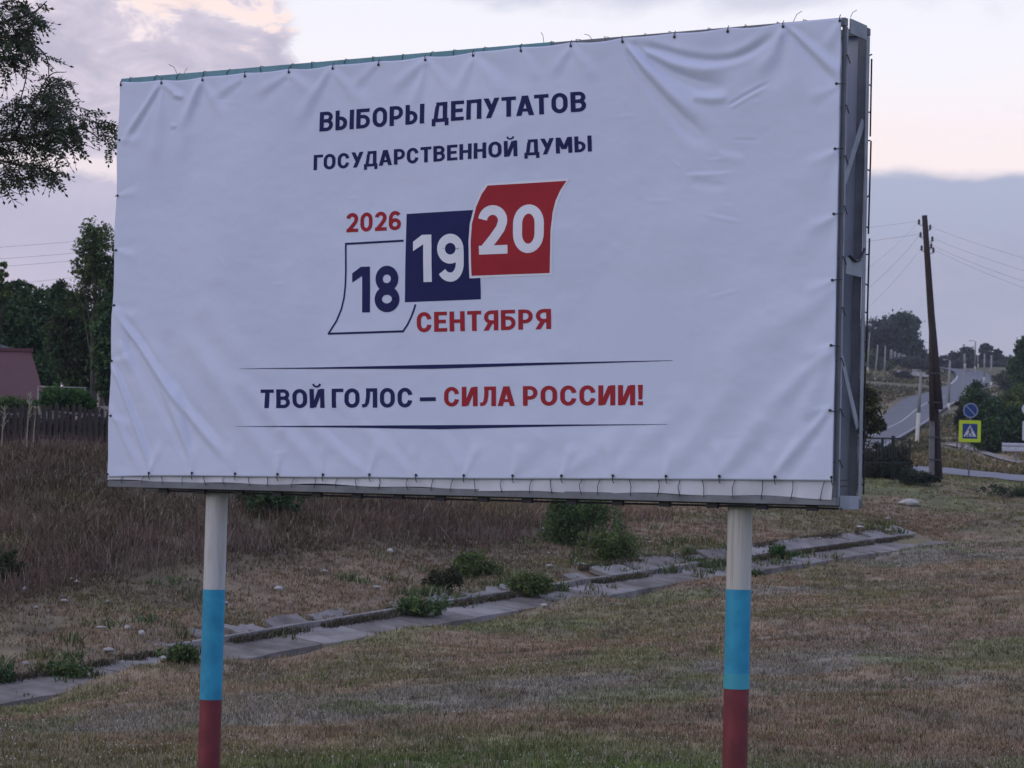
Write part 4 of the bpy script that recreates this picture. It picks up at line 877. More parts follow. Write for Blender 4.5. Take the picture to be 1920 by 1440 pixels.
# lower right, mirrored
fold((1566, 650), (1440, 780), .03, .08, .013); fold((1440, 780), (1350, 890), .08, .04, .012); fold((1564, 770), (1458, 892), .02, .05, .015); fold((1566, 655), (1500, 800), .03, .08, .010)
fold((1570, 530), (1400, 690), .04, .14, .009); fold((1400, 690), (1253, 890), .12, .05, .010); fold((1300, 740), (1154, 889), .12, .04, .008); fold((1200, 790), (1058, 890), .1, .03, .006); fold((1520, 800), (1458, 890), .04, .02, .008)
fold((1500, 560), (1330, 700), .1, .12, .006); fold((1235, 500), (1215, 420), .015, .02, .004); fold((1330, 400), (1390, 415), .012, .015, .005); fold((1335, 560), (1390, 548), .01, .012, .004)
R_ = random.Random(5)
for _ in range(70):          # little creases everywhere
    x = R_.uniform(240, 1550); y = R_.uniform(190, 860); a = R_.choice((0, 0, 1.2, R_.uniform(0, 3))); l = R_.uniform(12, 55)
    fold((x, y), (x+l*math.cos(a), y+l*math.sin(a)), .008, .015, R_.uniform(-.0025, .0035), 0)
for (u, v) in TB[1:-1]:
    folds.append(((u, v), (u+R_.uniform(-.12, .12), v+.22), .015, .05, .008, 0, 1))
for pp, sgn in ((TLs, 1), (TRs, -1)):
    for (u, v) in pp: folds.append(((u, v), (u+sgn*.22, v+R_.uniform(-.1, .02)), .012, .05, .006, 0, 1))
FA = [(np.array(a), np.array(b), w0, w1, am, be) for a, b, w0, w1, am, be, _ in folds]
def relief(u, v):
    u = np.asarray(u, float); v = np.asarray(v, float); z = np.zeros_like(u)
    wx = u+(vnoise(u*1.5, v*1.5, 201, 2)-.5)*.05; wy = v+(vnoise(u*1.5+9, v*1.5, 202, 2)-.5)*.05
    for a, b, w0, w1, am, be in FA:
        ab = b-a; L = np.hypot(*ab); d = ab/L; t = ((wx-a[0])*d[0]+(wy-a[1])*d[1])/L; s = (wx-a[0])*-d[1]+(wy-a[1])*d[0]
        s = s-be*4*t*(1-t)*np.clip(np.sign(t)*np.sign(1-t)+1, 0, 1)/2
        w = w0+(w1-w0)*np.clip(t, 0, 1); env = sstep(t, -.06, .12)*(1-sstep(t, .70, 1.15))
        q = s/w; z += .95*am*env*(np.exp(-q*q)-.45*np.exp(-((q-1.7)/1.1)**2))*np.minimum(1, .35+w/.06)
    for Pc, w0, w1, am in CF:
        n = len(Pc)-1; best = np.full(u.shape, 1e9); sg = np.zeros_like(u); tt = np.zeros_like(u)
        for i in range(n):
            a, b = Pc[i], Pc[i+1]; ab = b-a; L = np.hypot(*ab); d = ab/L; q = ((wx-a[0])*d[0]+(wy-a[1])*d[1])/L
            qc = np.clip(q, 0, 1); dx = wx-a[0]-ab[0]*qc; dy = wy-a[1]-ab[1]*qc; dist = np.hypot(dx, dy); m = dist < best
            best = np.where(m, dist, best); sg = np.where(m, np.sign(dx*-d[1]+dy*d[0]), sg); tt = np.where(m, (i+qc)/n, tt)
        w = w0+(w1-w0)*tt; env = sstep(tt, 0, .12)*.8+.2; env = env*(1-sstep(tt, .72, 1.0)); q = best/w
        side = np.where(sg > 0, np.exp(-((q-1.9)/1.2)**2), np.exp(-((q-1.5)/1.1)**2)*.6)
        z += am*env*(np.exp(-q*q)-.35*side)
    z += (vnoise(u*.9, v*1.1, 301, 2)-.5)*.05*np.clip(np.minimum(np.minimum(u, BW-u), np.minimum(v, BH-v))/.5, 0, 1)
    z += (vnoise(u*5, v*7, 302, 3)-.5)*.006+(vnoise(u*16, v*16, 303, 2)-.5)*.0014
    # scallops hanging between the ties of the top edge
    for i in range(len(TT)-1):
        a, b = TT[i][0], TT[i+1][0]; m_ = np.clip((u-a)/(b-a), 0, 1); z += .010*np.sin(math.pi*m_)*np.exp(-((BH-v)/.16)**2)
    return np.maximum(z, -.014)
def top_v(u):
    tu = np.array([t[0] for t in TT]); tv = np.array([t[1] for t in TT])+.028
    i = np.clip(np.searchsorted(tu, u)-1, 0, len(tu)-2); m_ = np.clip((u-tu[i])/(tu[i+1]-tu[i]), 0, 1)
    return np.minimum(tv[i]*(1-m_)+tv[i+1]*m_-.012*np.sin(math.pi*m_)*(1+.5*np.sin(i*2.1)), BH-.012)
def bot_v(u):
    tu = np.array([t[0] for t in TB]); tv = np.array([t[1] for t in TB])-.022; return np.interp(u, tu, tv)
nu, nv = 520, 270; us = np.linspace(.004, BW-.02, nu); vs_ = np.linspace(0, 1, nv); U_, V_ = np.meshgrid(us, vs_, indexing='ij')
tv_ = top_v(us)[:, None]; bv_ = bot_v(us)[:, None]; VV = bv_+(tv_-bv_)*V_
lu = .006*np.sin(VV*9)*(1-U_/BW)**8; Zr = relief(U_, VV); UU = U_+lu
P = np.stack([UU-BW/2, -(.032+Zr)-BD/2, VV+GL], -1).reshape(-1, 3); ix = np.arange(nu*nv).reshape(nu, nv)
# rolled edges at both ends
Fq = np.stack([ix[:-1, :-1], ix[1:, :-1], ix[1:, 1:], ix[:-1, 1:]], -1).reshape(-1, 4)
banner = raw('banner', P, Fq, ban, B, smooth=True)
so = banner.modifiers.new('thickness', 'SOLIDIFY'); so.thickness = .002; so.offset = -1
# print: outlines laid on the banner, following its relief
def onban(pts2, faces, m_, name, lift=.0025, label=None, layers=None):
    pts2 = np.array(pts2); me = bpy.data.meshes.new(name)
    import bmesh
    ly = layers if layers is not None else np.zeros(len(pts2)); bm = bmesh.new(); vv = [bm.verts.new((x, k*.001, y)) for (x, y), k in zip(pts2, ly)]
    for f in faces:
        try: bm.faces.new([vv[i] for i in f])
        except ValueError: pass
    st = .016; u0, u1 = pts2[:, 0].min(), pts2[:, 0].max(); v0, v1 = pts2[:, 1].min(), pts2[:, 1].max()
    for k in range(int((u1-u0)/st)+1): bmesh.ops.bisect_plane(bm, geom=bm.verts[:]+bm.edges[:]+bm.faces[:], plane_co=(u0+st*k+.001, 0, 0), plane_no=(1, 0, 0))
    for k in range(int((v1-v0)/st)+1): bmesh.ops.bisect_plane(bm, geom=bm.verts[:]+bm.edges[:]+bm.faces[:], plane_co=(0, 0, v0+st*k+.001), plane_no=(0, 0, 1))
    co = np.array([(v.co.x, v.co.z) for v in bm.verts]); lv = np.array([v.co.y for v in bm.verts]); zr = relief(co[:, 0], co[:, 1])
    for v, (x, y), z in zip(bm.verts, co, zr+lv*.13): v.co = (x-BW/2, -(.032+z+lift)-BD/2, y+GL)
    bmesh.ops.recalc_face_normals(bm, faces=bm.faces[:]); bm.to_mesh(me); bm.free(); me.materials.append(m_)
    for p in me.polygons: p.use_smooth = True
    o = bpy.data.objects.new(name, me); COL.objects.link(o); o.parent = banner
    if label: o['label'] = label
    return o
# --- hand drawn condensed grotesque capitals: every glyph is a set of flat strokes on a unit cap height
SW = .205; HB = .18
def st_(P, w=SW, closed=False):
    P = np.array(P, float); n = len(P)
    if closed: T = np.roll(P, -1, 0)-np.roll(P, 1, 0)
    else: T = np.gradient(P, axis=0)
    T /= np.linalg.norm(T, axis=1)[:, None]; Nn = np.stack([-T[:, 1], T[:, 0]], 1)*w/2
    m = n if closed else n-1
    return np.vstack([P+Nn, P-Nn]), [(i, (i+1) % n, n+(i+1) % n, n+i) for i in range(m)]
def rc(x0, y0, x1, y1): return np.array([(x0, y0), (x1, y0), (x1, y1), (x0, y1)], float), [(0, 1, 2, 3)]
def dg_(xa, ya, xb, yb, w=SW*1.10): return np.array([(xa-w/2, ya), (xa+w/2, ya), (xb+w/2, yb), (xb-w/2, yb)], float), [(0, 1, 2, 3)]
def arc_(cx, cy, rx, ry, a0, a1, n=14): t = np.radians(np.linspace(a0, a1, n)); return [(cx+rx*math.cos(a), cy+ry*math.sin(a)) for a in t]
def bowl(xs, yt, yb, xr, w=None):
    r = (yt-yb)/2; rr_ = min(r, .24); P = [(xs, yt), (xr-rr_, yt)]+arc_(xr-rr_, yt-rr_, rr_, rr_, 90, 0, 8)[1:]+arc_(xr-rr_, yb+rr_, rr_, rr_, 0, -90, 8)+[(xs, yb)]
    return st_(P, w or HB)
def ring(w, y0=0., y1=1., sw=SW, a0=0, a1=360):
    rx = w/2-sw/2; ry0 = .30*(y1-y0) if (y1-y0) > .8 else (y1-y0)/2-HB/2; ry0 = max(ry0, .18); cx = w/2; P = []
    P += arc_(cx, y1-HB/2-ry0, rx, ry0, 0, 180, 16); P += arc_(cx, y0+HB/2+ry0, rx, ry0, 180, 360, 16); return st_(P, (SW+HB)/2, True)
h_ = SW/2; b2 = HB/2
def glyph(c):
    if c == 'В': w = .66; return w, [rc(0, 0, SW, 1), bowl(h_, 1-b2, .53, w-.12), bowl(h_, .53, b2, w-h_)]
    if c == 'Ы': w = .88; return w, [rc(0, 0, SW, 1), bowl(h_, .60, b2, w-SW-.10-h_), rc(w-SW, 0, w, 1)]
    if c == 'Б': w = .66; return w, [rc(0, 0, SW, 1), rc(SW, 1-HB, w-.03, 1), bowl(h_, .60, b2, w-h_)]
    if c == 'О': w = .70; return w, [ring(w)]
    if c == '0': w = .66; return w, [ring(w)]
    if c == 'Р': w = .64; return w, [rc(0, 0, SW, 1), bowl(h_, 1-b2, .40, w-h_)]
    if c == 'Я': w = .66; return w, [rc(w-SW, 0, w, 1), (lambda q: (q[0]*[-1, 1]+[w, 0], q[1]))(bowl(h_, 1-b2, .42, w-h_)), dg_(.10, 0, w*.52, .45)]
    if c == 'Д': w = .78; return w, [rc(.20, 1-HB, w-.06, 1), rc(w-.06-SW, HB, w-.06, 1-HB), dg_(.18, HB, .26, 1-HB, SW*.9), rc(0, 0, w, HB), rc(0, -.19, SW*.85, 0), rc(w-SW*.85, -.19, w, 0)]
    if c == 'Л': w = .70; return w, [rc(.18, 1-HB, w, 1), rc(w-SW, 0, w, 1-HB), st_([(.28, 1-HB), (.27, .55), (.235, .26), (.16, .12), (0, .09)], SW*.88)]
    if c == 'Е': w = .58; return w, [rc(0, 0, SW, 1), rc(SW, 1-HB, w, 1), rc(SW, .42, w-.05, .42+HB), rc(SW, 0, w, HB)]
    if c == 'П': w = .68; return w, [rc(0, 0, SW, 1), rc(w-SW, 0, w, 1), rc(SW, 1-HB, w-SW, 1)]
    if c == 'Н': w = .68; return w, [rc(0, 0, SW, 1), rc(w-SW, 0, w, 1), rc(SW, .42, w-SW, .42+HB)]
    if c == 'У': w = .70; return w, [dg_(w-.11, 1, .22, 0), dg_(.11, 1, .38, .34)]
    if c == 'Т': w = .62; return w, [rc(0, 1-HB, w, 1), rc(w/2-h_, 0, w/2+h_, 1-HB)]
    if c == 'Г': w = .54; return w, [rc(0, 0, SW, 1), rc(SW, 1-HB, w, 1)]
    if c == 'А': w = .76; return w, [dg_(.11, 0, w/2-.02, 1), dg_(w-.11, 0, w/2+.02, 1), rc(.2, .20, w-.2, .20+HB*.85)]
    if c == 'С': w = .68; rx = w/2-h_; P = arc_(w/2, 1-b2-.30, rx, .30, 5, 180, 16)+arc_(w/2, b2+.30, rx, .30, 180, 355, 16); return w, [st_(P, (SW+HB)/2)]
    if c in 'ИЙ':
        w = .70; g = [rc(0, 0, SW, 1), rc(w-SW, 0, w, 1), dg_(SW*.9, .03, w-SW*.9, .97, SW*1.05)]
        if c == 'Й': g.append(st_([(w/2-.17, 1.26), (w/2-.11, 1.15), (w/2, 1.11), (w/2+.11, 1.15), (w/2+.17, 1.26)], .10))
        return w, g
    if c == 'М': w = .84; return w, [rc(0, 0, SW, 1), rc(w-SW, 0, w, 1), dg_(SW*.62, 1, w/2-.015, .26), dg_(w-SW*.62, 1, w/2+.015, .26)]
    if c == '1': w = .46; return w, [rc(w-SW, 0, w, 1), (np.array([(0, .66), (w-SW, .80), (w-SW, 1.0), (w-SW-.03, 1.0), (0, .86)]), [(0, 1, 2, 3, 4)])]
    if c == '8': w = .66; return w, [ring(w, 0, .56), (lambda q: (q[0]+[.025, 0], q[1]))(ring(w-.05, .44, 1))]
    if c == '2':
        w = .64; P = arc_(w/2, .69, w/2-h_, .31-b2, 172, -10, 14)+[(w-h_-.05, .52), (w*.55, .34), (w*.22, .10)]
        return w, [st_(P, SW*.97), rc(0.02, 0, w, HB)]
    if c in '69':
        w = .66; P = arc_(w/2, .70, w/2-h_, .30-b2, 25, 90, 6)+arc_(w/2, .62, w/2-h_, .38-b2, 90, 180, 9)[1:]+[(h_, .34)]
        g = [st_(P, (SW+HB)/2), ring(w, 0, .62)]
        if c == '9': g = [(np.array([w, 1.0])-q[0], q[1]) for q in g]
        return w, g
    if c == '!': w = SW; return w, [(np.array([(0, 1), (w, 1), (w-.03, .28), (.03, .28)], float), [(0, 1, 2, 3)]), rc(0, 0, w, .19)]
def text(txt, lb, rb, lt, rt, m_, sp=.115, word=.36, name='lettering', lift=.0022):
    x = 0; words = [[]]; prev = None
    for c in txt:
        if c == ' ': x += word-sp; words.append([]); prev = None; continue
        k = {('Г', 'О'): -.07, ('Т', 'А'): -.10, ('А', 'Т'): -.10, ('У', 'Т'): -.02, ('У', 'Д'): -.07, ('П', 'У'): -.02, ('Д', 'У'): -.04, ('У', 'М'): -.02, ('Р', 'С'): -.02, ('Д', 'А'): -.03, ('Л', 'А'): -.04, ('1', '9'): .02, ('2', '0'): -.0}.get((prev, c), 0)
        w, g = glyph(c); x += k; words[-1].append((x, g)); x += w+sp; prev = c
    X1 = x-sp; Q_ = [np.array(buv(*q)) for q in (lb, rb, lt, rt)]
    for wd in words:
        V = []; Fc = []; Ly = []; n = 0; k = 0
        for (ox, g) in wd:
            for k, (p, f) in enumerate(g):
                p = p+[ox, 0]; V.append(p); Fc += [tuple(i+n for i in q) for q in f]; Ly.append(np.full(len(p), k)); n += len(p)
        v = np.vstack(V); s = v[:, 0]/X1; t = v[:, 1]; A_, B_, C_, D_ = Q_
        P = (A_[None]*(1-s)[:, None]+B_[None]*s[:, None])*(1-t)[:, None]+(C_[None]*(1-s)[:, None]+D_[None]*s[:, None])*t[:, None]
        tag(onban(P, Fc, m_, name, lift, layers=np.concatenate(Ly)), kind=None)
def shape(px, m_, name, lift): P = [buv(*q) for q in px]; return onban(P, [tuple(range(len(P)))], m_, name, lift)
def c2(x, y): return (600+x/3.84, 330+y/3.84)
def c3(x, y): return (450+x/2.3415, 650+y/2.3415)
text('ВЫБОРЫ ДЕПУТАТОВ', (603.3, 247.9), (1104.6, 209.9), (604.4, 211.4), (1103, 172.2), navy)
text('ГОСУДАРСТВЕННОЙ ДУМЫ', (592, 320.2), (1113.3, 284.8), (592.8, 291.8), (1112.8, 255), navy)
text('2026', c2(199, 408), c2(603, 391), c2(203, 272), c2(603, 254), redi)
shape([c2(643, 277), c2(1178, 247), c2(1172, 890), c2(628, 912)], navy, 'blue_sheet', .0012)
red = [(1235, 75), (1790, 38), (1748, 105), (1715, 180), (1694, 270), (1682, 400), (1678, 550), (1672, 702), (1112, 722), (1110, 600), (1110, 480), (1120, 350), (1150, 230), (1190, 140)]
wb = [(1222, 60), (1812, 20), (1765, 110), (1732, 186), (1709, 275), (1697, 402), (1692, 552), (1686, 716), (1096, 740), (1094, 600), (1094, 478), (1105, 346), (1136, 224), (1176, 132)]
shape([c2(*q) for q in wb], inkw, 'white_border', .0022); shape([c2(*q) for q in red], redi, 'red_sheet', .0034)
text('18', c2(243, 986), c2(592, 979), c2(243, 657), c2(592, 648), navy)
text('19', c2(693, 769), c2(1060, 760), c2(693, 430), c2(1060, 420), inkw, lift=.0038)
text('20', c2(1163, 571), c2(1637, 553), c2(1163, 222), c2(1637, 208), inkw, lift=.0046)
def stroke(pts, w, name):
    P = np.array([buv(*c2(*q)) for q in pts]); T = np.gradient(P, axis=0); T /= np.linalg.norm(T, axis=1)[:, None]; Nn = np.stack([-T[:, 1], T[:, 0]], 1)*w/2
    n = len(P); onban(np.vstack([P+Nn, P-Nn]), [(i, i+1, n+i+1, n+i) for i in range(n-1)], navy, name, .0028)
stroke([(193, 491), (622, 469)], .015, 'sheet_outline'); stroke([(198, 484), (197, 700), (193, 800), (184, 880), (165, 960), (130, 1045), (72, 1140)], .014, 'sheet_outline')
stroke([(72, 1137), (615, 1120)], .015, 'sheet_outline'); stroke([(611, 1124), (645, 1075), (672, 1020), (692, 970), (706, 926)], .014, 'sheet_outline')
text('СЕНТЯБРЯ', c2(712, 1127), c2(1677, 1103), c2(712, 984), c2(1677, 958), redi)
text('ТВОЙ ГОЛОС', c3(102, 271), c3(764, 267), c3(102, 189), c3(764, 181), navy)
shape([c3(797, 223), c3(866, 222), c3(866, 239), c3(797, 240)], navy, 'dash', .003)
text('СИЛА РОССИИ!', c3(902, 263), c3(1775, 257), c3(902, 178), c3(1775, 168), redi)
shape([c3(15, 97.5), c3(400, 91), c3(860, 80), c3(1500, 68), c3(1905, 60.5), c3(1905, 62), c3(1500, 76), c3(860, 98), c3(400, 98), c3(15, 98.5)], navy, 'rule_line', .003)
shape([c3(-5, 350), c3(450, 347), c3(880, 345), c3(1500, 342), c3(1885, 341), c3(1885, 342.3), c3(1500, 348), c3(880, 363), c3(450, 355), c3(-5, 351)], navy, 'rule_line', .003)
# grommets and wire ties
dk = mat('grommet_metal', (.03, .03, .038), None, .5)
gme = MB(); gme.tube([(0, 0, 0), (0, -.005, 0)], .0095, 10); g0 = gme.build('grommet', dk, banner)
def grom(u, v, du, dv, L=.04, first=[True]):
    z = float(relief(np.array([u]), np.array([v]))[0]); o = g0 if first[0] else g0.copy()
    if not first[0]: COL.objects.link(o)
    first[0] = False; o.location = bl(u, -(.034+z), v)
    m = MB(); m.tube([bl(u, -(.042+z), v), bl(u+du*L*.6, -(.040+z), v+dv*L*.6), bl(u+du*L, -.028, v+dv*L)], .0030, 5); m.build('wire_tie', dk, banner)
for (u, v) in TT: grom(u, v, R_.uniform(-.15, .15), 1, .042)
for (u, v) in TB: grom(u, v, R_.uniform(-.1, .1), 1 if R_.random() < 0 else -1, .05)
for (u, v) in TLs: grom(u+.012, v, -1, R_.uniform(-.2, .2), .03)
for (u, v) in TRs: grom(min(u, BW-.045), v, 1, R_.uniform(-.2, .2), .06)
# lower hem flap of the banner underneath, laced with wire
hn = 240; hu = np.linspace(.0, BW-.03, hn); hem = []
for j, f_ in enumerate(np.linspace(0, 1, 6)):
    vt = bot_v(hu)+.03; vb = .030-.010*np.sin(hu*2.1)*.6+.006*np.sin(hu*7)-.012*(hu/BW)
    vv_ = vt*(1-f_)+vb*f_; ww = -.006-.010*f_-.006*np.sin(hu*5+f_*2)*f_-.004*np.sin(hu*13)
    hem.append(np.stack([hu-BW/2, ww-BD/2, vv_+GL], 1))
Ph = np.stack(hem, 1).reshape(-1, 3); ix = np.arange(hn*6).reshape(hn, 6); Fq = np.stack([ix[:-1, 1:], ix[1:, 1:], ix[1:, :-1], ix[:-1, :-1]], -1).reshape(-1, 4)
hm = raw('banner_hem', Ph, Fq, mat('hem_vinyl', (.60, .62, .68), (.50, .51, .56), .6, 3), B, smooth=True)
for k in range(30):
    u = .12+k*.203+R_.uniform(-.04, .04); m = MB(); vb = float(bot_v(np.array([u]))[0])
    m.tube([bl(u+R_.uniform(-.02, .02), -.022, vb-.004), bl(u, -.034, (vb+.02)/2), bl(u+R_.uniform(-.02, .02), -.026, .004)], .0028, 4); m.build('lacing', dk, hm)
# frame: front and rear rectangles of profiles, struts, diagonals
def fpart(name, p, q, w, h, m_=steel, up=(0, 0, 1), lab=None, bev=.003):
    m = MB(); m.bar(bl(*p), bl(*q), w, h, up); o = m.build(name, m_, B, bevel=bev)
    if lab: o['label'] = lab
    return o
z0 = 0.0; t_ = .05
fpart('top_beam', (0.0, .012, BH-.028), (3.9, .012, BH-.028), .05, .056, turq, lab='turquoise painted stretch of the top beam')
fpart('top_beam', (3.903, .012, BH-.030), (BW, .012, BH-.030), .05, .052)
fpart('bottom_beam', (0, .012, .0), (BW, .012, .0), .055, .05)
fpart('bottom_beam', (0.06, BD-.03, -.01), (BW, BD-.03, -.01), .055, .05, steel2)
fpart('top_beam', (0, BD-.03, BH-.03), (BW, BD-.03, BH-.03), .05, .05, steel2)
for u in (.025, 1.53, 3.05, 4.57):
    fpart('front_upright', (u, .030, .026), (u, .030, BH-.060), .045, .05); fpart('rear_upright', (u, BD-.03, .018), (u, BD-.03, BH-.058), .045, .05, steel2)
    fpart('strut', (u, .04, .02), (u, BD-.06, .02), .05, .04); fpart('strut', (u, .04, BH-.03), (u, BD-.06, BH-.03), .05, .04)
# right end, open: angle irons
fpart('front_upright', (BW-.012, .004, .026), (BW-.012, .004, BH-.058), .022, .022, steel2)
fpart('front_upright', (BW-.006, .038, .026), (BW-.006, .038, BH-.058), .008, .026, steelp)
fpart('rear_upright', (BW-.005, BD-.035, .02), (BW-.005, BD-.035, BH-.058), .008, .05, steelp)
fpart('rear_upright', (BW-.058, BD-.03, .02), (BW-.048, BD-.03, BH-.058), .060, .008, steel)
fpart('end_strut', (BW-.004, .075, BH-.045), (BW-.004, BD-.068, BH-.045), .012, .10, steelp); fpart('end_strut', (BW-.004, .075, BH*.487), (BW-.004, BD-.068, BH*.487), .012, .11, steelp)
fpart('end_strut', (BW-.004, .05, -.005), (BW-.004, BD-.06, -.005), .012, .09, steelp, lab='pale end plate at the bottom corner')
fpart('diagonal_brace', (BW-.018, .06, BH*.66), (BW-.018, BD-.06, BH*.80), .010, .055, steelp); fpart('diagonal_brace', (BW-.018, .06, BH*.30), (BW-.018, BD-.06, BH*.155), .010, .055, steelp)
m = MB(); m.tube([bl(BW+.004, .12, BH*.508), bl(BW+.012, .2, BH*.50), bl(BW+.004, .28, BH*.504), bl(BW+.008, .36, BH*.53)], .010, 6); m.build('bent_wire', dk, B, True)
for v in (.10, .14): fpart('rung', (BW-.03, .06, v), (BW-.03, BD*.55, v), .008, .008, dk, bev=0)
# inner backing sheets between the frames and rear banner
n2 = 60; m = MB(); us2 = np.linspace(0, BW-.05, 50); vs2 = np.linspace(.02, BH-.04, 24)
U2, V2 = np.meshgrid(us2, vs2, indexing='ij'); P2 = np.stack([U2-BW/2, BD-BD/2+.006+(vnoise(U2*2, V2*2, 401, 3)-.5)*.04*np.minimum(1, (BW-U2)/.3), V2+GL], -1).reshape(-1, 3); ix = np.arange(50*24).reshape(50, 24)
rb = raw('rear_banner', P2, np.stack([ix[:-1, :-1], ix[1:, :-1], ix[1:, 1:], ix[:-1, 1:]], -1).reshape(-1, 4), banback, B, smooth=True)
for i_ in range(4):
    break; m = MB(); m.box(bl(4.72, .10, .03+i_*.77), bl(5.72, .104, .03+i_*.77+.765)); m.build('inner_panel', mat('inner_sheet', (.13, .14, .16), (.10, .105, .12), .7, 2) if i_ == 0 else MATS['inner_sheet'], B)
# rear banner lacing rods at the back edge
for k, (v0, v1) in enumerate(((.05, .9), (.93, 1.75), (1.78, 2.4), (2.43, 2.95))):
    m = MB(); m.tube([bl(BW+.004, BD+.01, v0), bl(BW+.004+R_.uniform(-.008, .008), BD+.012, v1)], .006, 5); m.build('lacing_rod', dk, B)
for k in range(16):
    v = .12+k*.19; m = MB(); m.tube([bl(BW-.01, BD-.002, v), bl(BW+.006, BD+.010, v+R_.uniform(-.02, .02))], .005, 5); m.build('wire_tie', dk, B)
for k in range(9):      # ties along the open front edge
    v = .25+k*.33; m = MB(); m.tube([bl(BW-.02, -.012, v), bl(BW+.006, .02, v+.02), bl(BW+.004, .07, v-.03)], .004, 5); m.build('wire_tie', dk, B)
# loose wire ends above the frame
for px, py, a, l in ((333, 128, 2.4, .12), (345, 133, .9, .05), (1020, 74, 1.9, .08), (1110, 68, 2.6, .07), (1487, 36, .8, .09), (1594, 30, .7, .06)):
    u, v = buv(px, py+8); m = MB(); m.tube([bl(u, .0, BH-.006), bl(u+math.cos(a)*l*.4, .0, BH+math.sin(a)*l*.7), bl(u+math.cos(a)*l, 0, BH+math.sin(a)*l)], .0022, 4); m.build('loose_wire', dk, B)
# dark rod with clips under the frame
m = MB(); m.tube([bl(.45, .06, -.045), bl(BW*.5, .06, -.052), bl(BW+.01, .06, -.045)], .008, 6); rod = m.build('lower_rod', dk, B)
for k in range(16):
    m = MB(); u = .5+k*.36; m.box(bl(u-.04, .045, -.064), bl(u+.04, .075, -.026)); m.build('clip', dk, rod)
# wire lacing over the top beam
for k in range(24):
    u = .10+k*.25+R_.uniform(-.05, .05); vv = float(top_v(np.array([u]))[0]); m = MB()
    m.tube([bl(u, -.022, vv), bl(u+R_.uniform(-.015, .015), -.019, BH-.03), bl(u+R_.uniform(-.02, .02), -.012, BH+.004), bl(u, .03, BH+.006)], .0026, 4); m.build('lacing', dk, B)
# posts
pw = mat('post_white', (.54, .535, .54), (.36, .32, .27), .55, 4, .002, 30, stretch=(4, 4, .5), lo=.45, hi=.8); pbl = mat('post_blue', (.036, .32, .50), (.024, .24, .40), .5, 7, .001, 20); prd = mat('post_red', (.215, .040, .050), (.14, .028, .036), .5, 7, .001, 20)
pcr = mat('post_cracked_white', (.52, .50, .47), (.34, .32, .29), .6, 9, .004, 20, stretch=(5, 5, .12), lo=.52, hi=.68)
for (u, yA, yB, xA, xB, r, pm_) in ((.895, 1105, 1311, 401, 394, .083, pw), (5.31, 1105, 1291, 1386, 1381, .083, pcr)):
    P0 = O+e_*u+nb*BD/2
    def vat(px, py): r_ = ray(px, py); return r_[2]/r_[1]*P0[1]-O[2]
    va, vb = vat(xA, yA), vat(xB, yB); pt = MB(); x, y, _ = bl(u, BD/2, 0)
    def cyl(a, b, rr_): m = MB(); m.tube([(x, y, a+GL), (x, y, b+GL)], rr_, 28); return m
    ps = cyl(va, -.03, r).build('post', pm_, B, True); ps.modifiers.new('e', 'EDGE_SPLIT')
    tag(ps, label='left round post, smooth white paint at the top' if u < 2 else 'right round post, cracked white paint at the top')
    q = cyl(vb, va, r+.0015).build('blue_band', pbl, ps, True); q.modifiers.new('e', 'EDGE_SPLIT')
    q = cyl(-GL-.5, vb, r+.001).build('red_band', prd, ps, True); q.modifiers.new('e', 'EDGE_SPLIT')
    if u > 2:
        vc = vat(1382, 1262); q = cyl(vb, vc, r+.004).build('paint_collar', mat('collar_blue', (.065, .36, .46), (.055, .32, .42), .5, 5), ps, True); q.modifiers.new('e', 'EDGE_SPLIT')
    m = MB(); m.box((x-.16, y-.14, -.026+GL-.012), (x+.16, y+.14, -.026+GL)); m.build('cap_plate', steel2, B)
# ------------------------------------------------------------------ acacia branch reaching in from the left
ab = np.array([at(-420, 900, 21.5)[0], 21.5, 0]); ab[2] = gz(ab[0], 21.5)
T_ = thing('acacia_tree', ab, 'feathery leaved tree reaching in from the upper left, beside the billboard', 'tree')
def tp(px, py, D=21.5): return tuple(at(px, py, D)-ab)
m = MB(); m.tube([(0, 0, -.3), (.05, 0, 1.5), (.12, .05, 3.0), tp(-300, 330), tp(-260, 100), tp(-220, -150)], [.13, .115, .10, .075, .05, .03], 10); tk = m.build('trunk', bark, T_, True)
br_ = []
def limb(pts, r0, r1):
    n = len(pts); P_ = poly([tp(*q) for q in pts], 5); m.tube([tuple(v) for v in P_], list(np.linspace(r0, r1, len(P_))), 6); br_.append(P_)
m = MB()
limb([(-300, 330, 21.5), (-180, 300, 21.4), (-80, 270, 21.3), (20, 262, 21.2), (90, 250, 21.1), (150, 240, 21.1), (190, 262, 21.1)], .035, .004)
limb([(-270, 150, 21.5), (-150, 110, 21.3), (-60, 60, 21.2), (10, 40, 21.2), (60, 25, 21.1), (88, 2, 21.1)], .030, .004)
limb([(-60, 60, 21.2), (20, 72, 21.1), (62, 84, 21.0), (82, 100, 21.0), (90, 118, 21.0), (92, 150, 21.0)], .012, .004)
limb([(-80, 270, 21.3), (0, 300, 21.2), (50, 312, 21.2), (95, 318, 21.2)], .014, .004)
limb([(20, 262, 21.2), (45, 220, 21.1), (70, 180, 21.0), (95, 140, 21.0), (125, 135, 21.0)], .012, .003)
limb([(-80, 270, 21.3), (-10, 240, 21.4), (30, 205, 21.4), (50, 140, 21.4), (46, 116, 21.4)], .010, .003)
limb([(90, 250, 21.1), (120, 225, 21.0), (160, 215, 21.0), (190, 208, 21.0)], .007, .003)
limb([(-60, 350, 21.3), (0, 345, 21.2), (20, 370, 21.2), (45, 385, 21.2)], .006, .0015); limb([(5, 345, 21.2), (30, 362, 21.2), (52, 365, 21.2)], .004, .0015); limb([(-260, 100, 21.5), (-180, 20, 21.3), (-90, -40, 21.3), (0, -30, 21.2)], .02, .004)
m.build('branch', bark, T_, True)
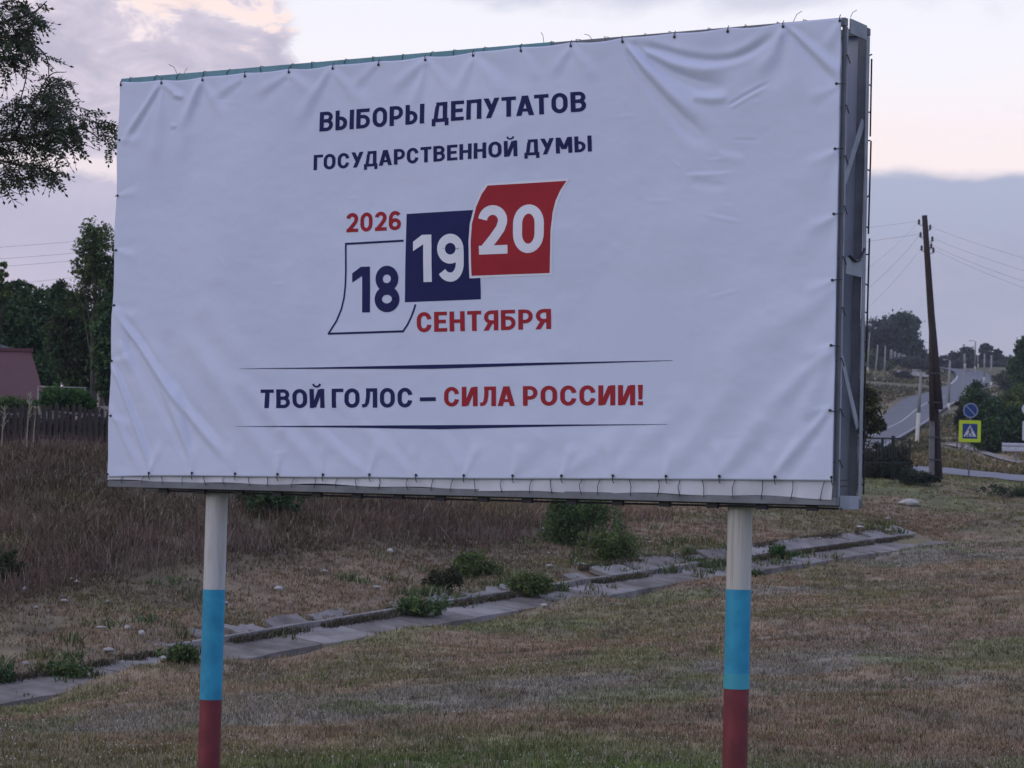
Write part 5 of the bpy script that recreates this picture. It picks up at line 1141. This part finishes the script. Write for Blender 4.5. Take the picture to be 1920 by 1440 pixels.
def frond_mesh(seed):
    R = random.Random(seed); b = MB(); L = R.uniform(.15, .22); n = R.choice((5, 6, 7)); dr_ = R.uniform(.02, .07)
    sp0 = lambda t: (t*L, 0, -dr_*t*t*1.4)
    b.tube([sp0(0), sp0(.5), sp0(1)], .0022, 3, cap=False)
    def leaflet(p, a, l, w):
        d = Vector((math.cos(a), math.sin(a), R.uniform(-.5, .15))).normalized(); s = Vector((-math.sin(a), math.cos(a), R.uniform(-.5, .5))).normalized(); p = Vector(p)
        b.add([p, p+d*l*.5+s*w, p+d*l, p+d*l*.5-s*w], [(0, 1, 2), (0, 2, 3)])
    for k in range(n):
        t = .2+.75*k/n; a = R.uniform(1.1, 1.5)
        for sgn in (1, -1): leaflet(sp0(t), a*sgn, R.uniform(.036, .052), R.uniform(.009, .013))
    leaflet(sp0(1), 0, .045, .012)
    return b
fm1 = mat('acacia_leaf', (.060, .075, .040), (.042, .055, .033), .6, 4, transl=.3); fm2 = mat('acacia_leaf_green', (.075, .105, .045), (.055, .08, .038), .6, 4, transl=.3)
fr = []
for k in range(8):
    o = frond_mesh(k).build('leaf', fm1 if k % 3 else fm2, T_); fr.append(o.data); bpy.data.objects.remove(o)
cl = [(15, 40, 42, 40, 60), (48, 30, 30, 26, 34), (30, 85, 34, 24, 40), (8, 115, 18, 18, 18), (82, 105, 10, 10, 5), (92, 160, 22, 22, 22), (60, 190, 34, 26, 36), (110, 150, 20, 14, 9), (30, 215, 45, 30, 44), (100, 215, 36, 30, 44), (15, 265, 46, 30, 44), (75, 262, 44, 28, 46), (128, 250, 28, 24, 32),
      (20, 315, 38, 20, 28), (72, 315, 32, 18, 26), (100, 320, 14, 12, 8), (165, 218, 24, 12, 12), (190, 240, 16, 16, 14), (208, 265, 9, 16, 9), (4, 340, 12, 14, 7), (48, 130, 9, 14, 4), (118, 190, 20, 14, 8),
      (-70, 60, 70, 80, 110), (-80, 230, 70, 80, 110), (-200, 80, 90, 110, 130), (-210, 280, 80, 80, 90), (-60, -70, 110, 70, 90), (-320, 120, 80, 160, 90)]
crown = bpy.data.objects.new('crown', None); COL.objects.link(crown); crown.parent = T_
cand = []
Rf = random.Random(11)
for (x, y, rx, ry, n) in cl:
    for _ in range(int(n*1.35)):
        a = Rf.uniform(0, 6.283); r = math.sqrt(Rf.random()); px, py = x+math.cos(a)*r*rx, y+math.sin(a)*r*ry
        cand.append((px > -10 and py > -10, px, py, 21.2+Rf.gauss(0, .28)))
inv = [c for c in cand if c[0]]; Rf.shuffle(inv); outv = [c for c in cand if not c[0]]
def frond_mat(px, py, D_):
    az_ = Rf.choice((Rf.uniform(-1.2, 1.2), Rf.uniform(-3.1, 3.1))); p = at(px, py, D_)-ab
    return Matrix.Translation(Vector(p)) @ Matrix.Rotation(az_, 4, 'Z') @ Matrix.Rotation(Rf.uniform(-.3, 1.1), 4, 'Y') @ Matrix.Rotation(Rf.uniform(-.9, .9), 4, 'X') @ Matrix.Scale(Rf.uniform(.75, 1.15), 4)
for c in inv[:295]:
    o = bpy.data.objects.new('leaf', Rf.choice(fr)); COL.objects.link(o); o.parent = crown; o.matrix_local = frond_mat(*c[1:])
Vs, Ts, off = [], [], 0; tri = []
for d_ in fr: 
    v = np.array([p.co[:] for p in d_.vertices]); d_.calc_loop_triangles(); tri.append((v, np.array([t.vertices[:] for t in d_.loop_triangles])))
for c in inv[295:]+outv:
    v, t = Rf.choice(tri); Mx = np.array(frond_mat(*c[1:])); Vs.append(v@Mx[:3, :3].T+Mx[:3, 3]); Ts.append(t+off); off += len(v)
tag(raw('foliage', np.vstack(Vs), np.vstack(Ts), fm1, crown), kind='stuff')
print('fronds in view', len(inv), 'objects', len(bpy.data.objects))

# ------------------------------------------------------------------ thin evening haze
m = MB(); m.box((-420, -30, -8), (420, 620, 75)); hzm = bpy.data.materials.new('haze'); hzm.use_nodes = True; t = hzm.node_tree; t.nodes.clear()
pv = t.nodes.new('ShaderNodeVolumePrincipled'); pv.inputs['Density'].default_value = .00022; pv.inputs['Color'].default_value = (.80, .84, .95, 1); pv.inputs['Anisotropy'].default_value = 0
oo = t.nodes.new('ShaderNodeOutputMaterial'); t.links.new(pv.outputs[0], oo.inputs['Volume']); hzo = m.build('haze', hzm); tag(hzo, 'thin evening haze over the fields', 'haze', kind='stuff')
